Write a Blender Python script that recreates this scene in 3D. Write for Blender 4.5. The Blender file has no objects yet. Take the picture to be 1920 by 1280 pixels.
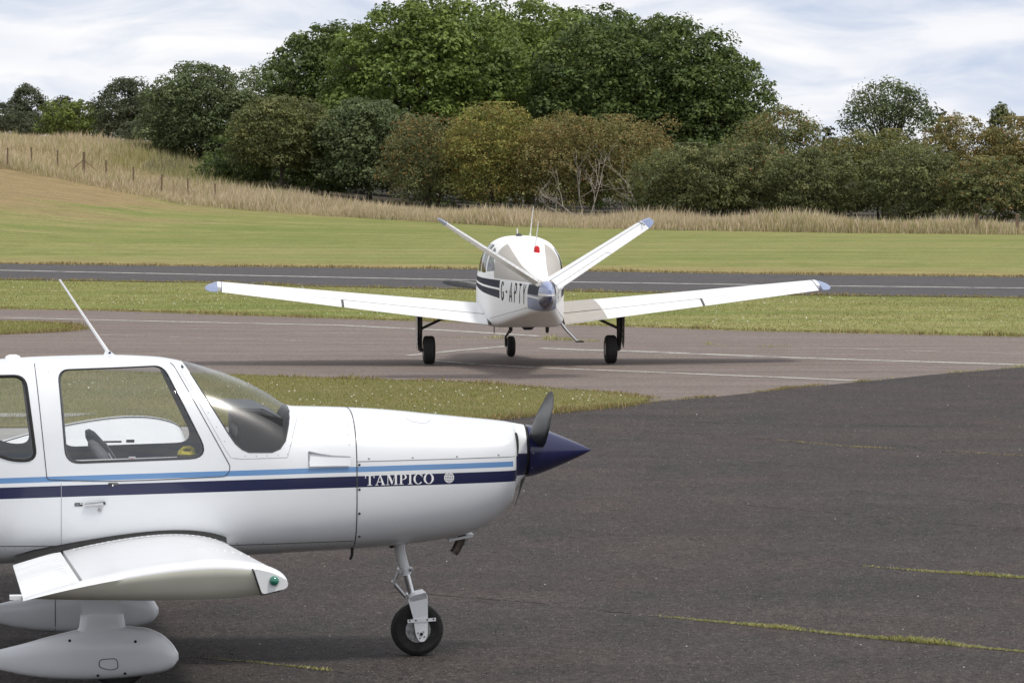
import bpy, bmesh, math, random
import numpy as np
from mathutils import Vector, Matrix
random.seed(7)
RNG = np.random.default_rng(11)
sc = bpy.context.scene
COL = sc.collection

# ------------------------------------------------------------------ camera, sky, sun, exposure
cam_data = bpy.data.cameras.new('camera')
cam = bpy.data.objects.new('camera', cam_data); COL.objects.link(cam)
cam_data.sensor_width = 36.0
cam_data.lens = 36.0 * 6900 / 1920
cam_data.clip_start = 0.5; cam_data.clip_end = 6000
cam.location = (0, 0, 3.25)
cam.rotation_euler = (math.radians(90) - math.atan(337 / 6900), 0, 0)
sc.camera = cam

SUN_EL, SUN_AZ = math.radians(63), math.radians(128)          # azimuth clockwise from +Y
sun_vec = Vector((math.cos(SUN_EL) * math.sin(SUN_AZ), math.cos(SUN_EL) * math.cos(SUN_AZ), math.sin(SUN_EL)))
sun_data = bpy.data.lights.new('sun', 'SUN')
sun_data.energy = 1.5; sun_data.angle = math.radians(11); sun_data.color = (1.0, 0.95, 0.88)
sun = bpy.data.objects.new('sun', sun_data); COL.objects.link(sun)
sun.rotation_euler = sun_vec.to_track_quat('Z', 'Y').to_euler()

world = bpy.data.worlds.new('World'); sc.world = world; world.use_nodes = True
wn, wl = world.node_tree.nodes, world.node_tree.links
wn.clear()
w_out = wn.new('ShaderNodeOutputWorld')
sky = wn.new('ShaderNodeTexSky'); sky.sky_type = 'NISHITA'; sky.sun_disc = False
sky.sun_elevation = SUN_EL; sky.sun_rotation = SUN_AZ
bg_sky = wn.new('ShaderNodeBackground'); bg_sky.inputs[1].default_value = 0.11
wv = wn.new('ShaderNodeVectorMath'); wv.operation = 'ADD'; wv.inputs[1].default_value = (0, 0, 0.30)   # the clear sky between the clouds: keep it blue down to the horizon
wtc0 = wn.new('ShaderNodeTexCoord'); wl.new(wtc0.outputs['Generated'], wv.inputs[0]); wvn = wn.new('ShaderNodeVectorMath'); wvn.operation = 'NORMALIZE'
wl.new(wv.outputs[0], wvn.inputs[0]); wl.new(wvn.outputs[0], sky.inputs[0])
wl.new(sky.outputs[0], bg_sky.inputs[0])
# thin broken cloud: a layer seen in perspective, procedural over the whole dome
wtc = wn.new('ShaderNodeTexCoord'); wsep = wn.new('ShaderNodeSeparateXYZ'); wl.new(wtc.outputs['Generated'], wsep.inputs[0])
def wmath(op, a, b=None):
    n = wn.new('ShaderNodeMath'); n.operation = op
    for i, v in enumerate((a, b)):
        if v is None: continue
        if isinstance(v, (int, float)): n.inputs[i].default_value = v
        else: wl.new(v, n.inputs[i])
    return n.outputs[0]
zz = wmath('ADD', wmath('MAXIMUM', wsep.outputs[2], 0.0), 0.22)
wcomb = wn.new('ShaderNodeCombineXYZ')
wl.new(wmath('DIVIDE', wsep.outputs[0], zz), wcomb.inputs[0]); wl.new(wmath('DIVIDE', wsep.outputs[1], zz), wcomb.inputs[1])
wcomb.inputs[2].default_value = 3.7
wnoise = wn.new('ShaderNodeTexNoise'); wnoise.inputs['Scale'].default_value = 4.6; wnoise.inputs['Detail'].default_value = 7
wnoise.inputs['Roughness'].default_value = 0.52; wnoise.inputs['Distortion'].default_value = 0.5
wl.new(wcomb.outputs[0], wnoise.inputs['Vector'])
wramp = wn.new('ShaderNodeValToRGB'); wramp.color_ramp.elements[0].position = 0.34; wramp.color_ramp.elements[1].position = 0.55
wramp.color_ramp.elements[0].color = (0.50, 0.50, 0.50, 1)
wl.new(wnoise.outputs[0], wramp.inputs[0])
wnoise2 = wn.new('ShaderNodeTexNoise'); wnoise2.inputs['Scale'].default_value = 3.4; wnoise2.inputs['Detail'].default_value = 4
wl.new(wcomb.outputs[0], wnoise2.inputs['Vector'])
wramp2 = wn.new('ShaderNodeValToRGB'); wramp2.color_ramp.elements[0].color = (0.56, 0.575, 0.62, 1); wramp2.color_ramp.elements[1].color = (0.67, 0.665, 0.665, 1)
wramp2.color_ramp.elements[0].position = 0.35; wramp2.color_ramp.elements[1].position = 0.65
wl.new(wnoise2.outputs[0], wramp2.inputs[0])
bg_cloud = wn.new('ShaderNodeBackground'); bg_cloud.inputs[1].default_value = 1.0
wl.new(wramp2.outputs[0], bg_cloud.inputs[0])
wmix = wn.new('ShaderNodeMixShader')
wl.new(wramp.outputs[0], wmix.inputs[0]); wl.new(bg_sky.outputs[0], wmix.inputs[1]); wl.new(bg_cloud.outputs[0], wmix.inputs[2])
wl.new(wmix.outputs[0], w_out.inputs[0])

sc.view_settings.view_transform = 'Standard'; sc.view_settings.look = 'None'
sc.view_settings.gamma = 1.0; sc.view_settings.use_curve_mapping = False
sc.view_settings.exposure = 0.62
sc.render.engine = 'CYCLES'
sc.cycles.use_denoising = True
sc.cycles.max_bounces = 7; sc.cycles.diffuse_bounces = 3; sc.cycles.glossy_bounces = 3
sc.cycles.transmission_bounces = 4; sc.cycles.transparent_max_bounces = 16
sc.cycles.caustics_reflective = False; sc.cycles.caustics_refractive = False

# ------------------------------------------------------------------ materials
class NT:
    def __init__(s, name):
        s.m = bpy.data.materials.new(name); s.m.use_nodes = True
        s.n, s.l = s.m.node_tree.nodes, s.m.node_tree.links
        s.b = s.n['Principled BSDF']; s.out = s.n['Material Output']
    def node(s, t, **kw):
        n = s.n.new(t)
        for k, v in kw.items(): setattr(n, k, v)
        return n
    def put(s, v, sock):
        if isinstance(v, (int, float)): sock.default_value = v
        elif isinstance(v, tuple): sock.default_value = v if len(v) != 3 or sock.type != 'RGBA' else (*v, 1)
        else: s.l.new(v, sock)
    def math(s, op, a, b=0.0, c=None):
        n = s.node('ShaderNodeMath', operation=op)
        s.put(a, n.inputs[0]); s.put(b, n.inputs[1])
        if c is not None: s.put(c, n.inputs[2])
        return n.outputs[0]
    def co(s, kind='Object'): return s.node('ShaderNodeTexCoord').outputs[kind]
    def xyz(s, v):
        n = s.node('ShaderNodeSeparateXYZ'); s.l.new(v, n.inputs[0]); return n.outputs
    def map(s, v, scale=(1, 1, 1), rot=(0, 0, 0)):
        n = s.node('ShaderNodeMapping'); s.l.new(v, n.inputs[0]); n.inputs['Scale'].default_value = scale; n.inputs['Rotation'].default_value = rot
        return n.outputs[0]
    def noise(s, v, scale, detail=3, rough=0.55):
        n = s.node('ShaderNodeTexNoise'); s.l.new(v, n.inputs['Vector'])
        n.inputs['Scale'].default_value = scale; n.inputs['Detail'].default_value = detail; n.inputs['Roughness'].default_value = rough
        return n.outputs[0]
    def ramp(s, f, stops):
        n = s.node('ShaderNodeValToRGB'); s.l.new(f, n.inputs[0]); e = n.color_ramp.elements
        while len(e) < len(stops): e.new(0.5)
        for el, (p, c) in zip(e, stops):
            el.position = p; el.color = (c, c, c, 1) if isinstance(c, (int, float)) else (*c, 1)
        return n.outputs[0]
    def mix(s, f, a, b, blend='MIX'):
        n = s.node('ShaderNodeMix', data_type='RGBA', blend_type=blend)
        s.put(f, n.inputs[0]); s.put(a, n.inputs[6]); s.put(b, n.inputs[7]); return n.outputs[2]
    def between(s, v, lo, hi): return s.math('MULTIPLY', s.math('GREATER_THAN', v, lo), s.math('LESS_THAN', v, hi))
    def bump(s, h, strength, dist=0.01):
        n = s.node('ShaderNodeBump'); n.inputs['Strength'].default_value = strength; n.inputs['Distance'].default_value = dist
        s.l.new(h, n.inputs['Height']); s.l.new(n.outputs[0], s.b.inputs['Normal'])
    def set(s, **kw):
        for k, v in kw.items(): s.put(v, s.b.inputs[k.replace('_', ' ')])
        return s

def plain(name, col, rough=0.5, metal=0.0, vary=0.12, scale=9.0, coat=0.0):
    t = NT(name); c = t.co()
    f = t.noise(c, scale, 4)
    d = tuple(x * (1 - vary) for x in col); u = tuple(min(1, x * (1 + vary)) for x in col)
    t.set(Base_Color=t.ramp(f, [(0.3, d), (0.7, u)]), Roughness=rough, Metallic=metal)
    if coat: t.set(Coat_Weight=coat, Coat_Roughness=0.08)
    return t.m

def glass(name, tint, rough=0.02, ior=1.45, haze=0.0):
    t = NT(name); t.n.remove(t.b)
    tr = t.node('ShaderNodeBsdfTransparent'); tr.inputs[0].default_value = (*tint, 1)
    gl = t.node('ShaderNodeBsdfGlossy'); gl.inputs['Roughness'].default_value = rough
    ge = t.node('ShaderNodeNewGeometry'); dp = t.node('ShaderNodeVectorMath', operation='DOT_PRODUCT'); t.l.new(ge.outputs['Normal'], dp.inputs[0]); t.l.new(ge.outputs['Incoming'], dp.inputs[1])
    g5 = t.math('POWER', t.math('SUBTRACT', 1.0, t.math('ABSOLUTE', dp.outputs['Value'])), 5.0); f0 = ((ior-1)/(ior+1))**2*2
    c = t.co(); k = t.math('ADD', t.math('ADD', t.math('MULTIPLY', g5, 0.55), f0), t.math('MULTIPLY', t.noise(c, 3.0, 3), haze))
    mx = t.node('ShaderNodeMixShader'); t.l.new(k, mx.inputs[0]); t.l.new(tr.outputs[0], mx.inputs[1]); t.l.new(gl.outputs[0], mx.inputs[2])
    t.l.new(mx.outputs[0], t.out.inputs[0])
    return t.m

M = {}
NAVY = (0.010, 0.0135, 0.058); SKYB = (0.125, 0.265, 0.50); WHITE = (0.78, 0.79, 0.80)
M['bonwhite'] = plain('bright_white_paint', (0.83, 0.83, 0.82), 0.32, vary=0.02, scale=3, coat=0.2)
M['white'] = plain('white_paint', (0.79, 0.80, 0.81), 0.30, vary=0.03, scale=3, coat=0.35)
M['white_reflect_tint'] = plain('white_paint_grass_reflection', (0.74, 0.74, 0.63), 0.38, vary=0.04, scale=4)  # white paint with the yellow grass reflection put into its colour
M['navy'] = plain('navy_paint', (0.013, 0.0145, 0.066), 0.25, vary=0.1, coat=0.3)
M['bluegrey'] = plain('blue_grey_paint', (0.22, 0.27, 0.42), 0.35, vary=0.08)
M['black'] = plain('black_rubber', (0.012, 0.012, 0.012), 0.75, vary=0.3, scale=30)
M['tyre'] = plain('tyre_rubber', (0.016, 0.015, 0.014), 0.85, vary=0.35, scale=40)
M['darkgrey'] = plain('dark_grey_trim', (0.045, 0.047, 0.052), 0.6, vary=0.2)
M['fabric'] = plain('seat_fabric', (0.10, 0.105, 0.115), 0.8, vary=0.2, scale=25)
M['blade'] = plain('propeller_paint', (0.035, 0.037, 0.04), 0.34, vary=0.25, scale=12)
M['chrome'] = plain('polished_steel', (0.62, 0.62, 0.63), 0.22, 1.0, vary=0.1)
M['steel'] = plain('dull_steel', (0.38, 0.38, 0.38), 0.4, 0.9, vary=0.2, scale=20)
M['hub'] = plain('worn_wheel_hub', (0.3, 0.3, 0.3), 0.45, 0.7, vary=0.5, scale=40)
M['seam'] = plain('seam_shadow', (0.06, 0.06, 0.065), 0.8, vary=0.2)
M['seamlight'] = plain('fine_panel_joint', (0.33, 0.34, 0.36), 0.7, vary=0.2)
M['lettering'] = plain('white_lettering', (0.82, 0.82, 0.84), 0.45, vary=0.02)
M['letterblack'] = plain('black_lettering', (0.008, 0.008, 0.009), 0.9, vary=0.1); M['letterblack'].node_tree.nodes['Principled BSDF'].inputs['Specular IOR Level'].default_value = 0.05
M['red'] = plain('red_lens', (0.55, 0.012, 0.012), 0.2, vary=0.1)
M['green_lens'] = plain('green_lens', (0.012, 0.16, 0.10), 0.08, vary=0.15, coat=1.0)
M['yellow'] = plain('yellow_webbing', (0.42, 0.36, 0.03), 0.75, vary=0.25, scale=60)
M['placard'] = plain('placard_black', (0.02, 0.02, 0.02), 0.5)
M['exitred'] = plain('exit_red', (0.5, 0.03, 0.03), 0.6)
M['taupe'] = plain('taupe_paint', (0.40, 0.37, 0.33), 0.55, vary=0.06)
M['gear'] = plain('dark_gear_leg', (0.03, 0.028, 0.027), 0.55, vary=0.3)
M['glass'] = glass('clear_acrylic', (0.955, 0.965, 0.96), ior=1.45, haze=0.085)
M['glass_screen'] = glass('windscreen_acrylic', (0.90, 0.915, 0.905), rough=0.22, ior=1.45, haze=0.025)
M['glass_dark'] = glass('tinted_acrylic', (0.55, 0.62, 0.62), ior=1.5, haze=0.12)
M['wood'] = plain('weathered_fence_wood', (0.17, 0.12, 0.08), 0.85, vary=0.35)
M['bark'] = plain('bark', (0.075, 0.06, 0.045), 0.9, vary=0.4, scale=6)
M['deadwood'] = plain('pale_dead_wood', (0.36, 0.32, 0.27), 0.85, vary=0.25, scale=6)

def leafmat(name, trans=0.3):
    t = NT(name)
    a = t.node('ShaderNodeAttribute', attribute_name='col')
    t.set(Base_Color=a.outputs[0], Roughness=0.55)
    t.b.inputs['Specular IOR Level'].default_value = 0.35
    tl = t.node('ShaderNodeBsdfTranslucent'); t.l.new(a.outputs[0], tl.inputs[0])
    mx = t.node('ShaderNodeMixShader'); mx.inputs[0].default_value = trans
    t.l.new(t.b.outputs[0], mx.inputs[1]); t.l.new(tl.outputs[0], mx.inputs[2]); t.l.new(mx.outputs[0], t.out.inputs[0])
    return t.m
M['leaf'] = leafmat('leaf', 0.36)
M['grass'] = leafmat('grass_blade', 0.25)

def paint_worn(name, col, lo, hi, scale=2.2):
    t = NT(name); c = t.co(); f = t.noise(c, scale, 6, 0.7)
    f2 = t.noise(c, 30, 3, 0.6)
    t.set(Base_Color=(*col, 1), Roughness=0.7)
    tr = t.node('ShaderNodeBsdfTransparent'); mx = t.node('ShaderNodeMixShader')
    k = t.math('MULTIPLY', t.ramp(f, [(lo, 0.0), (hi, 1.0)]), t.ramp(f2, [(0.35, 0.45), (0.6, 1.0)]))
    t.l.new(k, mx.inputs[0]); t.l.new(tr.outputs[0], mx.inputs[1]); t.l.new(t.b.outputs[0], mx.inputs[2]); t.l.new(mx.outputs[0], t.out.inputs[0])
    return t.m
M['line'] = paint_worn('worn_white_line', (0.55, 0.54, 0.49), 0.28, 0.5)
M['line_faint'] = paint_worn('faint_white_line', (0.45, 0.44, 0.40), 0.42, 0.72)

# asphalt
def asphalt(name, dark, light, warm, speck, speck_scale, bump, rough=0.9, streak=None, con=1.0):
    t = NT(name); c = t.co()
    big = t.noise(c, 0.45, 5, 0.65); mid = t.noise(c, 1.7, 5, 0.65); grit = t.noise(c, speck_scale, 3, 0.8)
    base = t.mix(t.ramp(mid, [(0.3, 0.0), (0.7, 1.0)]), (*dark, 1), (*light, 1))
    base = t.mix(t.ramp(big, [(0.45, 0.0), (0.66, 0.6)]), base, (*warm, 1))
    base = t.mix(1.0, base, t.ramp(grit, [(0.32, 1 - 0.75*con), (0.47, 1 - 0.15*con), (0.58, 1 + 0.25*con), (0.68, 1 + 2.0*con)]), 'MULTIPLY')
    grit2 = t.noise(c, speck_scale*0.36, 3, 0.75); base = t.mix(1.0, base, t.ramp(grit2, [(0.34, 1 - 0.5*con), (0.5, 1.0), (0.66, 1 + 0.7*con)]), 'MULTIPLY')
    v = t.node('ShaderNodeTexVoronoi'); t.l.new(c, v.inputs['Vector']); v.inputs['Scale'].default_value = 26
    spk = t.math('MULTIPLY', t.math('LESS_THAN', v.outputs['Distance'], 0.16), t.ramp(t.noise(c, 9.0, 2), [(0.52, 0.0), (0.62, 1.0)]))
    base = t.mix(t.math('MULTIPLY', spk, speck), base, (0.30, 0.28, 0.26, 1))
    if con > 0.8:                                                 # oil spots and worn, smoother patches
        oil = t.math('MULTIPLY', t.ramp(t.noise(c, 2.6, 3, 0.5), [(0.66, 0.0), (0.72, 0.55)]), t.ramp(t.noise(c, 0.35, 2), [(0.5, 0.0), (0.6, 1.0)]))
        base = t.mix(oil, base, (0.018, 0.017, 0.016, 1))
        wear = t.noise(t.map(c, (0.10, 0.75, 1), (0, 0, 0.5)), 1.0, 4, 0.6); base = t.mix(1.0, base, t.ramp(wear, [(0.3, 0.87), (0.7, 1.13)]), 'MULTIPLY')
    if streak:
        st = t.noise(t.map(c, (0.12, 2.2, 1), (0, 0, streak)), 1.0, 4, 0.6)
        base = t.mix(0.55, base, t.mix(1.0, base, t.ramp(st, [(0.3, 0.62), (0.7, 1.25)]), 'MULTIPLY'))
    t.set(Base_Color=base, Roughness=rough); t.b.inputs['Specular IOR Level'].default_value = 0.25
    t.bump(t.math('ADD', grit, t.math('MULTIPLY', mid, 0.6)), bump, 0.012)
    return t.m
M['apron'] = asphalt('dark_apron_asphalt', (0.038, 0.0340, 0.0316), (0.056, 0.0490, 0.0450), (0.068, 0.0500, 0.0450), 0.9, 66, 0.8, con=0.95)
M['taxiway'] = asphalt('brown_taxiway_asphalt', (0.160, 0.130, 0.112), (0.195, 0.160, 0.141), (0.178, 0.143, 0.124), 0.15, 40, 0.35, streak=0.52, con=0.4)
M['runway'] = asphalt('grey_runway_asphalt', (0.058, 0.055, 0.056), (0.085, 0.080, 0.081), (0.080, 0.073, 0.070), 0.3, 30, 0.4, streak=0.46, con=0.6)
M['concrete'] = plain('pale_path_concrete', (0.30, 0.29, 0.27), 0.9, vary=0.15, scale=3)
M['crackfill'] = plain('dark_crack', (0.015, 0.014, 0.013), 0.95, vary=0.4)

def ground_mat():
    t = NT('mown_grass_field'); c = t.co(); x, y, z = t.xyz(c)
    n1 = t.noise(c, 0.07, 5, 0.6); n2 = t.noise(c, 0.9, 5, 0.7); n3 = t.noise(c, 7.0, 3, 0.7)
    st = t.noise(t.map(c, (0.035, 0.42, 1), (0, 0, 0.35)), 1.0, 4, 0.6)
    g = t.mix(t.ramp(n1, [(0.35, 0.0), (0.65, 1.0)]), (0.160, 0.195, 0.052, 1), (0.225, 0.225, 0.078, 1))
    g = t.mix(t.ramp(st, [(0.44, 0.0), (0.62, 0.85)]), g, (0.275, 0.255, 0.105, 1))
    g = t.mix(t.ramp(n2, [(0.45, 0.0), (0.8, 0.6)]), g, (0.130, 0.170, 0.036, 1))
    # scorched cut hay high on the left hill, dry verge beside the runway
    dry = t.math('ADD', t.math('MULTIPLY', t.math('ADD', z, -0.55), 0.55), t.math('ADD', t.math('MULTIPLY', t.math('ADD', n1, -0.5), 1.6), t.math('MULTIPLY', t.math('ADD', st, -0.5), 1.4)))
    g = t.mix(t.ramp(dry, [(0.02, 0.0), (0.55, 0.85)]), g, (0.275, 0.198, 0.105, 1))
    far = t.math('ADD', y, t.math('MULTIPLY', x, 0.45)); far = t.math('ADD', far, t.math('MULTIPLY', n2, 3.0))
    verge = t.math('MULTIPLY', t.ramp(t.math('MULTIPLY', t.math('ADD', far, -108.0), 0.1), [(0.0, 0.0), (0.15, 0.8)]), t.ramp(t.math('MULTIPLY', t.math('ADD', far, -110.0), 0.08), [(0.35, 1.0), (0.8, 0.0)]))
    g = t.mix(verge, g, (0.28, 0.225, 0.10, 1))
    g = t.mix(0.8, g, t.mix(1.0, g, t.ramp(n3, [(0.3, 0.62), (0.7, 1.32)]), 'MULTIPLY'))
    n4 = t.noise(t.map(c, (0.6, 2.2, 1), (0, 0, 0.35)), 1.0, 5, 0.75); g = t.mix(1.0, g, t.ramp(n4, [(0.30, 0.62), (0.5, 1.0), (0.70, 1.34)]), 'MULTIPLY')
    t.set(Base_Color=g, Roughness=0.95); t.b.inputs['Specular IOR Level'].default_value = 0.1
    t.bump(n3, 0.6, 0.05)
    return t.m
M['field'] = ground_mat()
def turf_mat():
    t = NT('turf_soil'); c = t.co(); n1 = t.noise(c, 0.5, 4, 0.6); n3 = t.noise(c, 22, 4, 0.7)
    g = t.mix(t.ramp(n1, [(0.35, 0.0), (0.65, 1.0)]), (0.150, 0.150, 0.036, 1), (0.205, 0.170, 0.058, 1))
    g = t.mix(0.8, g, t.mix(1.0, g, t.ramp(n3, [(0.3, 0.5), (0.7, 1.3)]), 'MULTIPLY'))
    t.set(Base_Color=g, Roughness=0.95); t.bump(n3, 0.7, 0.03)
    return t.m
M['turf'] = turf_mat()

# ------------------------------------------------------------------ mesh helpers
def tag(o, label=None, cat=None, group=None, kind=None):
    for k, v in (('label', label), ('category', cat), ('group', group), ('kind', kind)):
        if v: o[k] = v
    return o
def empty(name, loc=(0, 0, 0), rz=0.0, parent=None):
    o = bpy.data.objects.new(name, None); COL.objects.link(o); o.location = loc; o.rotation_euler = (0, 0, rz); o.empty_display_size = 0.2
    if parent: o.parent = parent
    return o
def link(name, me, mats, parent=None):
    for m in (mats if isinstance(mats, (list, tuple)) else [mats]): me.materials.append(M[m] if isinstance(m, str) else m)
    o = bpy.data.objects.new(name, me); COL.objects.link(o)
    if parent: o.parent = parent
    return o
def mesh(name, verts, faces, mats, parent=None, smooth=True, angle=35, fix=False, mi=None):
    me = bpy.data.meshes.new(name); me.from_pydata([tuple(v) for v in verts], [], [tuple(f) for f in faces]); me.update()
    if fix:
        bm = bmesh.new(); bm.from_mesh(me); bmesh.ops.recalc_face_normals(bm, faces=bm.faces); bm.to_mesh(me); bm.free()
    if mi is not None: me.polygons.foreach_set('material_index', mi)
    me.polygons.foreach_set('use_smooth', [smooth] * len(me.polygons))
    if smooth and angle: me.set_sharp_from_angle(angle=math.radians(angle))
    return link(name, me, mats, parent)
class MB:
    """collects closed shapes for one mesh"""
    def __init__(s): s.v, s.f = [], []
    def add(s, v, f):
        k = len(s.v); s.v += [tuple(p) for p in v]; s.f += [tuple(i + k for i in q) for q in f]; return s
    def box(s, lo, hi, rot=None, c=None):
        (x0, y0, z0), (x1, y1, z1) = lo, hi
        v = [Vector(p) for p in ((x0,y0,z0),(x1,y0,z0),(x1,y1,z0),(x0,y1,z0),(x0,y0,z1),(x1,y0,z1),(x1,y1,z1),(x0,y1,z1))]
        if rot is not None:
            cc = Vector(c) if c else Vector(((x0+x1)/2, (y0+y1)/2, (z0+z1)/2)); v = [rot @ (p - cc) + cc for p in v]
        return s.add(v, [(0,3,2,1),(4,5,6,7),(0,1,5,4),(1,2,6,5),(2,3,7,6),(3,0,4,7)])
    def tube(s, pts, r, n=10, cap=True, squash=None):
        pts = [Vector(p) for p in pts]; rs = r if isinstance(r, (list, tuple)) else [r] * len(pts)
        rings = []; up0 = None
        for i, p in enumerate(pts):
            d = (pts[min(i+1, len(pts)-1)] - pts[max(i-1, 0)]).normalized()
            up = Vector((0, 0, 1)) if abs(d.z) < 0.95 else Vector((1, 0, 0))
            if up0 is not None: up = up0
            a = d.cross(up)
            if a.length < 1e-6: a = d.cross(Vector((0, 1, 0)))
            a.normalize(); b = a.cross(d).normalized(); up0 = b
            rings.append([p + (a * math.cos(2*math.pi*k/n) + b * math.sin(2*math.pi*k/n) * (squash or 1)) * rs[i] for k in range(n)])
        v = [q for ring in rings for q in ring]; f = []
        for i in range(len(pts) - 1):
            for k in range(n):
                f.append((i*n+k, i*n+(k+1) % n, (i+1)*n+(k+1) % n, (i+1)*n+k))
        if cap: f += [tuple(range(n))[::-1], tuple((len(pts)-1)*n + k for k in range(n))]
        return s.add(v, f)
    def lathe(s, prof, c, axis, n=24):
        """prof: (distance along axis, radius)"""
        ax = Vector(axis).normalized(); u = ax.orthogonal().normalized(); w = ax.cross(u); c = Vector(c)
        v = [c + ax * h + (u * math.cos(2*math.pi*k/n) + w * math.sin(2*math.pi*k/n)) * max(r, 1e-4) for h, r in prof for k in range(n)]
        f = [(i*n+k, i*n+(k+1) % n, (i+1)*n+(k+1) % n, (i+1)*n+k) for i in range(len(prof)-1) for k in range(n)]
        f += [tuple(range(n))[::-1], tuple((len(prof)-1)*n + k for k in range(n))]
        return s.add(v, f)
    def prism(s, poly, y0, y1):
        """poly in (x,z), extruded along y"""
        n = len(poly); v = [(x, y0, z) for x, z in poly] + [(x, y1, z) for x, z in poly]
        return s.add(v, [tuple(range(n)), tuple(range(2*n-1, n-1, -1))] + [(i, (i+1) % n + 0, (i+1) % n + n, i + n) for i in range(n)])
    def build(s, name, mats, parent=None, smooth=True, angle=35): return mesh(name, s.v, s.f, mats, parent, smooth, angle, fix=True)

def pchip(xs, ys):
    xs = np.asarray(xs, float); ys = np.asarray(ys, float)
    h = np.diff(xs); d = np.diff(ys) / h; m = np.zeros(len(xs)); m[0] = d[0]; m[-1] = d[-1]
    for i in range(1, len(xs) - 1):
        if d[i-1] * d[i] > 0:
            w1 = 2*h[i] + h[i-1]; w2 = h[i] + 2*h[i-1]; m[i] = (w1 + w2) / (w1/d[i-1] + w2/d[i])
    def f(x):
        i = min(max(int(np.searchsorted(xs, x)) - 1, 0), len(h) - 1)
        t = min(max((x - xs[i]) / h[i], 0.0), 1.0)
        return (1+2*t)*(1-t)**2*ys[i] + t*(1-t)**2*h[i]*m[i] + t*t*(3-2*t)*ys[i+1] + t*t*(t-1)*h[i]*m[i+1]
    return f
class Body:
    """lofted fuselage of super-elliptic sections: rows x, ztop, zbot, half width, z of greatest width, exponents above and below"""
    def __init__(s, rows, yoff=0.0):
        rows = sorted(rows); a = np.array(rows); s.c = [pchip(a[:, 0], a[:, k]) for k in range(1, 7)]; s.x0, s.x1 = a[0, 0], a[-1, 0]; s.yo = yoff
    def sec(s, x): return [c(x) for c in s.c]
    def ring(s, x, N, inset=0.0):
        zt, zb, hw, zw, nt, nb = s.sec(x); zt -= inset; zb += inset; hw -= inset; out = []
        for k in range(N):
            th = 2*math.pi*k/N; c, q = math.cos(th), math.sin(th); n = nt if q >= 0 else nb
            y = hw * math.copysign(abs(c)**(2/n), c); z = zw + (zt - zw if q >= 0 else zw - zb) * math.copysign(abs(q)**(2/n), q)
            out.append((x, y + s.yo, z))
        return out
    def hw(s, x, z):
        zt, zb, hw, zw, nt, nb = s.sec(x); n = nt if z >= zw else nb
        q = min(abs((z - zw) / (zt - zw if z >= zw else zw - zb)), 1.0)
        return hw * max(1 - q**n, 0.0)**(1/n)
    def loft(s, xs, N=112, inset=0.0, cap0=True, cap1=True):
        v, f = [], []
        for x in xs: v += s.ring(x, N, inset)
        for i in range(len(xs) - 1):
            for k in range(N): f.append((i*N+k, i*N+(k+1) % N, (i+1)*N+(k+1) % N, (i+1)*N+k))
        if cap0: f.append(tuple(range(N)))
        if cap1: f.append(tuple((len(xs)-1)*N + k for k in range(N)))
        bm = bmesh.new(); bv = [bm.verts.new(p) for p in v]
        for q in f: bm.faces.new([bv[i] for i in q])
        bmesh.ops.recalc_face_normals(bm, faces=bm.faces)
        return bm
    def on(s, x, z, side, off=0.0): return Vector((x, side * (s.hw(x, z) + off) + s.yo, z))

def rounded(poly, r, n=5):
    """round the corners of a polygon; r may be one radius or a list"""
    out = []; L = len(poly)
    for i in range(L):
        p0, p, p1 = (Vector(poly[(i+k) % L]) for k in (-1, 0, 1)); rr = r[i] if isinstance(r, (list, tuple)) else r
        a, b = (p0 - p), (p1 - p); t = min(rr, a.length*0.48, b.length*0.48)
        if t < 1e-4: out.append(tuple(p)); continue
        a = p + a.normalized()*t; b = p + b.normalized()*t
        for k in range(n + 1):
            u = k / n; q = a*(1-u)**2 + p*2*u*(1-u) + b*u*u; out.append((q.x, q.y))
    return out
def ccw(poly):
    A = sum(poly[i][0]*poly[(i+1) % len(poly)][1] - poly[(i+1) % len(poly)][0]*poly[i][1] for i in range(len(poly)))
    return poly if A > 0 else poly[::-1]
def cut(bm, poly):
    """cut a convex (x,z) outline through the skin; returns the faces inside"""
    poly = ccw(poly); lo = [min(p[k] for p in poly) for k in (0, 1)]; hi = [max(p[k] for p in poly) for k in (0, 1)]
    cand = [f for f in bm.faces if max(v.co.x for v in f.verts) > lo[0] and min(v.co.x for v in f.verts) < hi[0] and max(v.co.z for v in f.verts) > lo[1] and min(v.co.z for v in f.verts) < hi[1]]
    for i in range(len(poly)):
        p, q = poly[i], poly[(i+1) % len(poly)]
        if (p[0]-q[0])**2 + (p[1]-q[1])**2 < 1e-10: continue
        no = Vector((q[1]-p[1], 0, -(q[0]-p[0]))).normalized(); co = Vector((p[0], 0, p[1]))
        geom = set(cand)
        for f in cand: geom.update(f.edges); geom.update(f.verts)
        ret = bmesh.ops.bisect_plane(bm, geom=list(geom), dist=1e-6, plane_co=co, plane_no=no)
        cand = [g for g in ret['geom'] if isinstance(g, bmesh.types.BMFace) and (g.calc_center_median() - co).dot(no) < 0]
    return cand
def take(bm, faces, remove=True):
    idx, v, f = {}, [], []
    for fc in faces:
        q = []
        for ve in fc.verts:
            if ve not in idx: idx[ve] = len(v); v.append(ve.co.copy())
            q.append(idx[ve])
        f.append(q)
    if remove: bmesh.ops.delete(bm, geom=list(faces), context='FACES')
    return v, f
def from_bm(name, bm, mats, parent, angle=40):
    me = bpy.data.meshes.new(name); bm.to_mesh(me); bm.free()
    me.polygons.foreach_set('use_smooth', [True]*len(me.polygons)); me.set_sharp_from_angle(angle=math.radians(angle))
    return link(name, me, mats, parent)
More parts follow.
